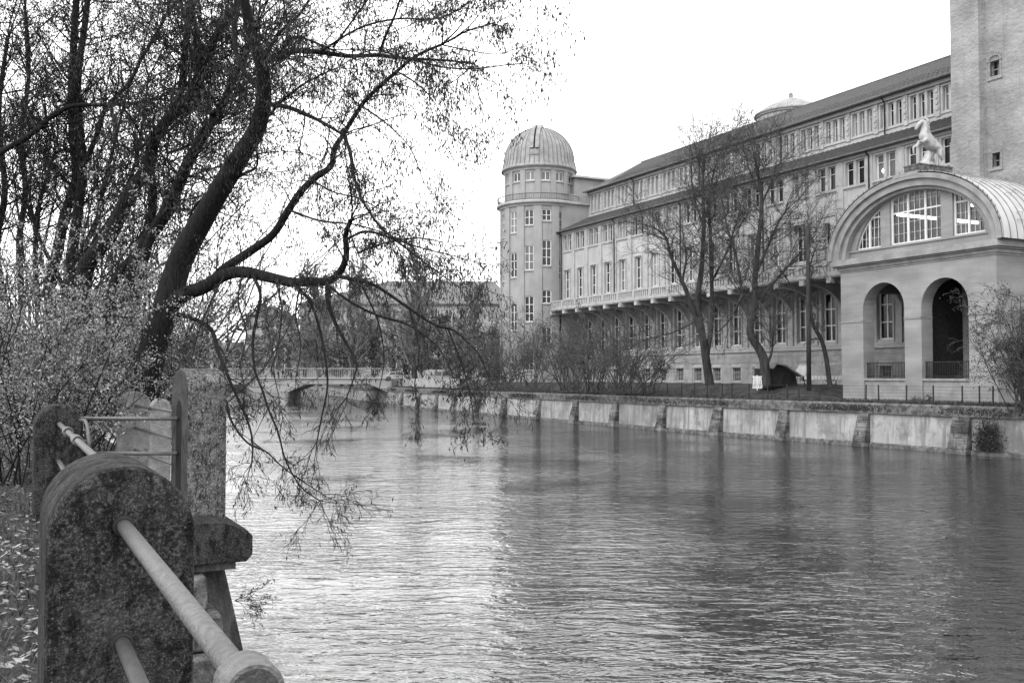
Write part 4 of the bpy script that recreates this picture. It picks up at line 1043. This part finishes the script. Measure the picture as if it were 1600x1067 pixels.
p2=(at(91,700,11.7).x,11.7); t2=(Vector(p2)-A0).dot(AD); u2=(Vector(p2)-A0).dot(AN)

post('second round-topped stone post with a thin bent handle at its side',bp(t2+.3,u2-.0,0)[:2],angA,.52,.9,1.36)
# tall pillar: turned, arch faces the near railing
pc=Vector((at(304,700,12.4).x,12.35)); nrm=Vector((-.79,-.61)).normalized()
post('tall lichen-streaked pillar standing at the corner of the coping slab',pc+Vector((.05,.05)),math.atan2(nrm.y,nrm.x)-PI/2,.60,.50,1.80,'pillarstone')
fp=(at(209,640,16.3).x,16.3)
post('farthest pale round-topped stone post left of the tall pillar',fp,angA,.50,.4,1.46,'palestone')
fp5=(at(250,640,15.2).x,15.2)
post('narrow half-hidden stone post just behind the tall pillar',fp5,angA,.30,.3,1.36,'palestone')
# rails
def rail(label,pts,r,collar=None,name='handrail',hollow=False):
    b=MB(); b.tube(pts,r,16); o=b.build('pipe',M['galv'],None,smooth=True)
    root=empty(name,tuple(pts[0]),0,label,'handrail','pipe handrails between the stone posts'); o.parent=root; o.location=-Vector(pts[0])
    for (c0,c1,rr0) in (collar or []):
        k=MB(); d=(Vector(c1)-Vector(c0)).normalized(); c0,c1=Vector(c0),Vector(c1)
        k.tube([c0,c0,c0+d*.012,c1-d*.012,c1,c1]+([c1-d*.1] if hollow else []),[r*.98,rr0*.93,rr0,rr0,rr0*.93,rr0*.8 if hollow else r*.98]+([rr0*.8] if hollow else []),32,False)
        if hollow:
            dd=MB(); dd.tube([c1-d*.09,c1-d*.085],[rr0*.81,rr0*.81],24); q=dd.build('hole',M['dark'],root); q.location=-Vector(pts[0])
        q=k.build('collar',M['galv'],root,smooth=False); q.location=-Vector(pts[0])
    return root
RT,RB=H-.555,H-.985
def rp(t,z,u=0): return Vector(bp(t,u,z))
rail('upper pipe rail running from the nearest post towards the viewer and ending in a collar',[rp(.05,RT),rp(-2.12,RT)],.027,[(rp(-2.10,RT),rp(-2.20,RT),.056)],hollow=True)
rail('lower pipe rail running from the nearest post towards the viewer',[rp(.05,RB),rp(-2.6,RB)],.027)
rail('upper pipe rail between the nearest and the second post, with a collar',[rp(t2-.1,RT,u2),rp(1.6,RT,u2)],.027,[(rp(t2-1.9,RT,u2),rp(t2-2.1,RT,u2),.05),(rp(t2-3.3,RT,u2),rp(t2-3.6,RT,u2),.045)])
rail('lower pipe rail between the nearest and the second post',[rp(t2-.1,RB,u2),rp(1.6,RB,u2)],.027)
pe=pc+nrm*.2; ps=Vector(bp(t2+.5,u2+.2,0)[:2])
rail('upper pipe rail crossing from the second post to the tall pillar',[(ps.x,ps.y,H-.52),(pe.x,pe.y,H-.52)],.024)
rail('lower pipe rail crossing from the second post to the tall pillar',[(ps.x,ps.y,H-.95),(pe.x,pe.y,H-.95)],.024)
for k,z in enumerate((.48,.84,1.2)):
    rail(['upper','middle','lowest'][k]+' thin rail running from the farthest post back to the tall pillar',[(fp[0],fp[1],H-z),(pc.x-.15,pc.y+.3,H-z)],.022)
h=MB(); a_=at(125,656,11.6); h.tube([a_,at(133,657,11.5),at(136,664,11.45),at(139,690,11.4),at(140,700,11.4)],.02,8)
hb=h.build('bent_handle',M['galv'],None,smooth=True); tag(hb,'thin bent metal bar hanging at the side of the second post','bar')
for t_,u_,z_ in ((-.02,0,RT),(-.02,0,RB)):
    h=MB(); h.tube([rp(t_+.02,z_),rp(t_-.012,z_),rp(t_-.014,z_)],[.040,.038,.029],16,False); o=h.build('socket_mortar',M['iron'],None); tag(o,'dark mortar ring round the '+('upper' if z_==RT else 'lower')+' pipe where it enters the nearest post','mortar ring')
# grass, litter
def grass(name,fn,n,hgt,mt,rng,wd=.012):
    g_=MB()
    for _ in range(n):
        p=fn(); a=rng.random()*6.28; l=hgt*rng.uniform(.5,1.3); lean=Vector((rng.gauss(0,.35),rng.gauss(0,.35),1)).normalized()*l
        s_=Vector((math.cos(a),math.sin(a),0))*wd
        m=p+lean*.55; e=p+lean+Vector((lean.x,lean.y,-.1*l))*.5
        n_=len(g_.v); g_.v+=[tuple(p-s_),tuple(p+s_),tuple(m+s_*.7),tuple(m-s_*.7),tuple(e)]
        g_.f+=[(n_,n_+1,n_+2,n_+3),(n_+3,n_+2,n_+4)]
    return tag(g_.build(name,M[mt]),'grass and weeds covering the '+('near' if 'near' in mt or hgt<.2 else 'far')+' bank','grass',kind='stuff')
rg=random.Random(91)
def nearp():
    t=rg.uniform(0,1)**1.5*24-1.5; u=-.02-rg.uniform(0,1)*(1.6+t*.35); return Vector(bp(t,u,BZ+.0))
o=grass('grass',nearp,26000,.11,'blade',rg,.006); o['label']='short grass covering the near bank left of the posts'
lt=MB()
for _ in range(12000):
    p=nearp()+Vector((0,0,.03+rg.random()*.06)); a=rg.random()*6.28; l=rg.uniform(.015,.042); d=Vector((math.cos(a),math.sin(a),rg.uniform(-.5,.5)))*l; s_=Vector((-math.sin(a),math.cos(a),rg.uniform(-.4,.4)))*l*rg.uniform(.4,.8)
    lt.quad(p-d,p+s_,p+d,p-s_)
tag(lt.build('fallen_leaves',M['litter']),'pale fallen leaves scattered over the grass of the near bank','leaves',kind='stuff')
QI=[i for i in range(10,len(QS)-20)]
def farp():
    i=rg.choice(QI); p=QS[i].lerp(QS[i+1],rg.random()); nn=qnorm(i); o_=abs(rg.gauss(0,1.5))
    q=p+nn*(o_-.1); return Vector((q.x,q.y,bank_z(o_,q) if o_>.45 else 2.66))
o=grass('bank_grass',farp,26000,.28,'blade',rg,.02); o['label']='rough grass and weeds along the top of the river wall'
def overp():
    i=rg.choice(QI); p=QS[i].lerp(QS[i+1],rg.random()); nn=qnorm(i); q=p-nn*.17
    if math.sin(p.x*1.3)+math.sin(p.y*.7+p.x*.4)<rg.gauss(.3,.7): return overp()
    return Vector((q.x,q.y,2.62-rg.random()*.35))
ov=MB(); leafcloud(ov,9000,overp,.16,rg,1.2,.4)
tag(ov.build('overhanging_weeds',M['leafdark']),'dark weeds trailing over the coping of the river wall','weeds',kind='stuff')
for px,Y,w_,h_,n_,lv,lab in ((40,33,9,12,46,3000,'tall tangled thicket behind the many-stemmed tree at the far left'),(190,36,9,9.5,40,3000,'tangled thicket seen between the leaning trunks left of the big riverside tree')):
    bush('thicket',lab,px,Y,2.5,w_,h_,n_,random.Random(px),lv,.10,'leafmid','twigfar',.007,cat='thicket',stemr=.06,dep=3)
# ---------------------------------------------------------------- lawn things on the far bank
def rows(px,Y,zoff=0): return at(px,600,Y)
pl=at(1264,600,69); q=MB(); q.tube([(0,0,0),(0.02,0,11.6)],[.17,.12],12)
o=q.build('wooden_pole',M['barkfar'],None,smooth=True); o.location=(pl.x,69,3.3); tag(o,'straight dark wooden pole standing beside the slim leaning tree','pole')
# dark shelter with pitched canvas
sh_=empty('canvas_shelter',(at(1228,600,73).x,73,3.5),.35,'dark open-fronted shelter with sloping grey canvas roof beside the gnarled tree','shelter')
q=MB(); q.prism([(-1.3,.0),(-1.3,1.35),(-1.05,1.75),(-.2,1.6),(1.0,.85),(1.2,.1)],lambda u,z,t:(u,t,z),.2,2.0); q.build('box',M['iron'],sh_)
q=MB(); q.prism([(-1.35,1.4),(-1.05,1.82),(-.15,1.66),(1.15,.9),(1.1,.8),(-.2,1.55),(-1.0,1.7),(-1.3,1.35)],lambda u,z,t:(u,t,z),-.35,2.1); q.build('roof',M['canvas'],sh_)
q=MB(); q.prism([(.0,0),(-.25,.55),(.1,.95),(.8,.75),(1.0,.3),(.9,0)],lambda u,z,t:(u,t,z),.12,.198); q.build('opening',M['dark'],sh_)
tn=empty('market_tent',(at(1282,600,75).x,75,3.4),.2,'low pale tent with scalloped striped edge between the pole and the pavilion','tent')
q=MB(); q.prism([(-1.9,.95),(-1.2,1.75),(1.2,1.75),(1.95,.95)],lambda u,z,t:(u,t,z),-1,1); q.build('roof',M['canvaslight'],tn)
q=MB(); 
for k in range(14): q.prism([(-1.9+.275*k,.94),(-1.65+.275*k,.94),(-1.69+.275*k,.66),(-1.86+.275*k,.66)],lambda u,z,t:(u,t,z),-1.06,-1.03)
q.build('valance',M['white'],tn)
q=MB()
for x in (-1.8,1.8):
    for y in (-.9,.9): q.tube([(x,y,0),(x,y,.95)],.04,6)
q.build('poles',M['iron'],tn)
sg=empty('white_panel',(at(1183,600,70).x,70,3.3),.1,'small white openwork panel standing at the foot of the gnarled tree','panel')
q=MB(); q.box(-.35,.35,-.02,.02,.15,.24); q.box(-.35,.35,-.02,.02,.95,1.02); q.box(-.03,.03,-.018,.018,0,1.1)
for k in range(6): q.prism([(-.33+.13*k,.24),(-.26+.13*k,.24),(-.20+.1*k,.95),(-.27+.1*k,.95)],lambda u,z,t:(u,t,z),-.02+.002*k,.015)
q.build('slats',M['frame'],sg)
# ---------------------------------------------------------------- bridge
BY=150.0
def bx_(px): return (px-800)/F*BY/1.0
bro=empty('river_bridge',(bx_(440),BY,0),0,'pale concrete road bridge with flat arches and railing crossing the river in the distance','bridge')
ox=bx_(440)
spans=[(-62,-36.0-.0),( -34.0,-19.2)]
def bz(y): return H+(588-y)/F*BY
prof=[]
def deckprof():
    P_=[(-80,bz(590.5)),(-80,bz(600)),(bx_(411)-.0,bz(600)),(bx_(438),bz(612)),(bx_(451),bz(612)),(bx_(481),bz(600)),(bx_(577.5),bz(600)),(bx_(605),bz(612)),(bx_(612),bz(612)),(bx_(612),bz(590.5))]
    return P_
q=MB(); q.prism([(x-ox,z) for x,z in deckprof()],lambda u,z,t:(u,t,z),0,9); q.build('deck',M['bridge'],bro)
q=MB(); q.box(-80-ox,bx_(615)-ox,-.25,0,bz(591.5),bz(590)); q.box(-80-ox,bx_(615)-ox,9,9.25,bz(591.5),bz(590)); q.build('kerb',M['trim'],bro)
for pxp in ((438,451),(287,298)):
    q=MB(); a,b=bx_(pxp[0])-ox,bx_(pxp[1])-ox; q.box(a,b,.1,8.9,-1,bz(612)); q.lathe([((b-a)/2,-1),((b-a)/2,bz(613))],16,((a+b)/2,.1)); q.build('pier',M['bridge'],bro)
for y_ in (-.1,9.1):
    q=MB(); x=-80-ox
    while x<bx_(612)-ox:
        q.box(x-.025,x+.025,y_-.02,y_+.02,bz(590),bz(575.5)); x+=.33
    q.box(-80-ox,bx_(612)-ox,y_-.05,y_+.05,bz(576),bz(575)); q.box(-80-ox,bx_(612)-ox,y_-.03,y_+.03,bz(588.6),bz(588)); q.build('railing',M['bridge'] if y_<0 else M['seam'],bro)
l0=None
for px,top in ((427,547),(444,546),(330,546)):
    lp_=at(px,588,BY); s=MB(); r0=empty('bridge_lamp',(lp_.x,BY+(1 if px==427 else .3),bz(590)),0,{427:'left of the two globe lamps close together on the bridge',444:'right of the two globe lamps close together on the bridge',330:'globe lamp on the bridge far left of the pair'}[px],'street lamp','globe street lamps on the bridge')
    s.tube([(0,0,0),(0,0,3.9)],[.09,.06],8); s.box(-.12,.12,-.12,.12,3.85,3.95); s.build('pole',M['stone_frame'],r0)
    s=MB(); s.lathe([(.02,3.9),(.2,4.0),(.27,4.2),(.2,4.4),(.02,4.48)],14); s.build('globe',M['frame'],r0,smooth=True)
# low parapet wall and vehicles by the bridge head
q=MB(); 
pw_=[quay_at(px)[0]+quay_at(px)[1]*1.5 for px in (607,630,655,680,700)]
for i in range(len(pw_)-1):
    a,b=pw_[i],pw_[i+1]; q.quad((a.x,a.y,2.6),(b.x,b.y,2.6),(b.x,b.y,4.0),(a.x,a.y,4.0)); q.quad((a.x,a.y,4.0),(b.x,b.y,4.0),(b.x+.4,b.y+.2,4.0),(a.x+.4,a.y+.2,4.0))
    q.quad((a.x+.4,a.y+.2,2.6),(b.x+.4,b.y+.2,2.6),(b.x+.4,b.y+.2,4.0),(a.x+.4,a.y+.2,4.0))
tag(q.build('parapet_wall',M['bridge']),'low pale parapet wall beside the bridge head on the far bank','wall')
def vehicle(name,label,px,Y,z,van,rz):
    p=at(px,588,Y); r=empty(name,(p.x,Y,z),rz,label,name.split('_')[-1] if 'van' in name else 'car')
    if van: prof=[(-2.4,.35),(-2.4,2.1),(-2.2,2.35),(1.3,2.35),(1.75,1.5),(2.4,1.2),(2.45,.35)]; L_=[(-1.9,1.0)]; 
    else: prof=[(-2.1,.3),(-2.15,.85),(-1.6,.95),(-1.1,1.42),(.4,1.45),(1.1,.95),(2.0,.8),(2.1,.3)]
    b=MB(); b.prism(prof,lambda u,z_,t:(u,t,z_),-.85,.85); b.build('body',M['vanpaint'] if van else M['car'],r,bevel=.06)
    g_=MB()
    wn_=[[(-1.0,1.5),(-1.0,2.05),(.0,2.05),(.0,1.5)],[(.15,1.45),(.15,2.05),(1.25,2.05),(1.55,1.45)]] if van else [[(-1.3,.97),(-1.02,1.34),(-.4,1.36),(-.4,.97)],[(-.3,.97),(-.3,1.36),(.35,1.36),(.9,.97)]]
    for w_ in wn_:
        for y0,y1 in ((-.862,-.85),(.85,.862)): g_.prism(w_,lambda u,z_,t:(u,t,z_),y0,y1)
    g_.build('window',M['glass'],r)
    for x in (-1.4,1.4):
        for y in (-.8,.8):
            t_=MB(); t_.tube([(x,y-.12,.34),(x,y+.12,.34)],.34,16); wv=t_.build('wheel',M['rubber'],r)
            t_=MB(); t_.tube([(x,y-.13,.34),(x,y+.13,.34)],.17,10); t_.build('rim',M['seam'],wv)
road_z=3.25
vehicle('delivery_van','pale van parked under the trees between bridge and round tower',688,141,2.9,True,.25)
vehicle('parked_car','light car behind the parapet wall at the bridge head',621,148,3.6,False,.2)
# ---------------------------------------------------------------- background buildings and trees
def far_building(name,label,x0,x1,Y,zt,zr,hipl,hipr,rows_,cols_,dep=18):
    a,b=at(x0,588,Y).x,at(x1,588,Y).x; r=empty(name,(a,Y,0),0,label,'building'); W=b-a
    q=MB(); q.box(0,W,0,dep,0,zt); q.build('wall',M['farwall'],r)
    q=MB(); m_=dep/2
    for f in ([(-.6,-.6,zt),(W+.6,-.6,zt),(W-hipr,m_,zr),(hipl,m_,zr)],[(-.6,dep+.6,zt),(-.6,-.6,zt),(hipl,m_,zr)],[(W+.6,-.6,zt),(W+.6,dep+.6,zt),(W-hipr,m_,zr)],[(W+.6,dep+.6,zt),(-.6,dep+.6,zt),(hipl,m_,zr),(W-hipr,m_,zr)]): q.poly(f)
    q.box(-.6,W+.6,-.6,dep+.6,zt-.3,zt-.02); q.build('roof',M['tiles'],r)
    w0=None
    for i in range(cols_):
        for j in range(rows_):
            x=W*(i+.5)/cols_; z=5+(zt-6)*(j+.3)/rows_
            if w0 is None:
                m2=MB(); m2.box(-.75,.75,-.08,-.01,0,2.2); w0=m2.build('window',M['stone_frame'],r); m3=MB(); m3.box(-.6,-.05,-.1,-.085,.12,2.08); m3.box(.05,.6,-.1,-.085,.12,2.08); m3.build('pane',M['glass'],w0); w_=w0
            else: w_=copy_tree(w0,r)
            w_.location=(x,0,z)
    return r
far_building('background_building','long pale building with a hipped roof behind the trees left of the round tower',468,800,215,20.2,25.9,18,4,4,15)
far_building('background_building','pale block standing behind the trees at the left end of the bridge',383,440,260,20.5,23.5,4,4,4,5)
far_building('background_building','low pale house in the distance beyond the bridge, left of the pair of globe lamps',300,372,300,12.5,15,3,3,2,7)
# tree prototypes for the background
PBk={'seg':[6,5,4],'grav':[.06,.03,0],'wob':[.12,.16,.2],'kids':[8,6,0],'len':[.5,.55],'ang':(20,55),'rmin':.03,'tip':.35,'leaflvl':1}
def proto(seed,hgt,leaves,leafm,sp=.5):
    rng=random.Random(seed); tr=empty('background_tree',(0,0,0)); tk=MB(); tw_=MB(); lp=[]
    pts=[Vector((0,0,0))]; 
    for k in range(6): pts.append(pts[-1]+Vector((rng.gauss(0,.25),rng.gauss(0,.25),hgt*.13)))
    tk.tube(pts,[.32-.035*k for k in range(7)],8,False)
    for k in range(24):
        i=rng.randrange(1,6); a=rng.random()*6.28
        d=Vector((math.cos(a)*sp,math.sin(a)*sp,rng.uniform(.5,1.3)))
        grow(tw_,pts[i],d,hgt*rng.uniform(.25,.42),.11,0,rng,PBk,lp)
    for k in range(5): grow(tw_,pts[-1],Vector((rng.gauss(0,.3),rng.gauss(0,.3),1)),hgt*.32,.11,0,rng,PBk,lp)
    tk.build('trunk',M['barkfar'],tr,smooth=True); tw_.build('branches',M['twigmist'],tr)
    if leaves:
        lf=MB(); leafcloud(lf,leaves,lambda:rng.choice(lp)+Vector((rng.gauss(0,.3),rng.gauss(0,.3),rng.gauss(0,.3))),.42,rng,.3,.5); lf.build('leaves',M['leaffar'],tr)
    return tr
protos=[proto(101,12,0,'leafmid'),proto(102,9.5,2200,'leafmid',.7),proto(103,13,0,'leafmid',.4),proto(104,7.5,3200,'leafmid',.9)]
used=[0,0,0,0]
BT=[(400,205,3,1.15,'leafy tree right of the pale block, behind the paired bridge lamps'),(425,190,0,1.25,'bare tree directly behind the paired bridge lamps'),(455,210,2,1.2,'tall bare tree a little right of the paired bridge lamps'),
(480,182,1,1.15,'leafy tree beyond the right-hand part of the river bridge'),(508,200,0,1.3,'bare tree beyond the middle of the right bridge span'),(535,178,3,1.25,'round leafy tree beyond the right bridge span'),(560,190,2,1.0,'slim bare tree beyond the right end of the bridge'),
(585,172,1,1.1,'leafy tree just beyond the bridge head'),(612,168,0,1.15,'bare tree behind the light parked car'),(640,160,1,1.25,'leafy tree behind the low parapet wall'),(662,150,2,.95,'slim bare tree left of the pale van'),
(688,158,3,1.3,'round leafy tree behind the pale van'),(715,140,1,.95,'leafy tree right of the pale van'),(735,150,0,1.1,'bare tree between pale van and round tower'),(762,136,3,.95,'low leafy tree beside the base of the round tower'),
(345,240,3,1.1,'leafy tree in the distance above the left part of the bridge'),(318,255,0,1.1,'bare tree in the distance left of the bridge lamps'),(290,240,1,1.2,'distant leafy tree seen between the foreground trunks'),(250,230,3,1.4,'distant round tree behind the thin twiggy bush'),(200,220,1,1.5,'distant leafy tree hidden behind the bushes at the left'),(548,170,2,1.55,'tall bare tree in front of the left half of the long pale building'),(650,148,2,1.5,'tall bare tree right of the light parked car'),(500,176,2,1.5,'tall bare tree beyond the left part of the right bridge span'),(372,225,1,.9,'small leafy tree in front of the pale block')]
for px,Y,k,s_,lab in BT:
    o=protos[k] if not used[k] else copy_tree(protos[k]); used[k]=1
    p=at(px,588,Y); o.location=(p.x,Y,2.6); o.rotation_euler=(0,0,px*.7); o.scale=(s_,s_,s_); tag(o,lab,'tree','trees in the background beyond the bridge')
# far bank beyond the bridge closes the river
q=MB(); q.poly([(-900,330,2.4),(-70,285,2.4),(-45,240,2.4),(200,240,2.4),(900,330,2.4),(900,1800,2.4),(-900,1800,2.4)]); q.quad((-900,330,2.4),(-70,285,2.4),(-70,285,-.5),(-900,330,-.5))
tag(q.build('distant_ground',M['farground']),kind='structure')
hz=MB(); rng=random.Random(5)
leafcloud(hz,16000,lambda:Vector((rng.uniform(-200,20),rng.uniform(300,330),2+abs(rng.gauss(0,6)))),2.2,rng,.2,.7)
tag(hz.build('distant_woods',M['leafmid']),'distant mass of trees closing the river beyond the bridge','woods',kind='stuff')

tw_=MB(); lp=[]; rs=random.Random(8); o0=at(366,938,11.9)
for k in range(7): grow(tw_,o0,Vector((1,rs.gauss(-.2,.4),rs.uniform(-.1,.5))),.55*rs.uniform(.5,1),.004,0,rs,dict(PT,grav=[.02,-.02,0],rmin=.0018),lp)
sg_=empty('wall_plant',tuple(o0),0,'small dry twiggy plant growing out of the embankment wall above the water','plant')
tw_.build('stems',M['twig'],sg_).location=-o0
lf=MB(); leafcloud(lf,160,lambda:rs.choice(lp),.04,rs,0,.4); lf.build('leaves',M['leafdark'],sg_).location=-o0
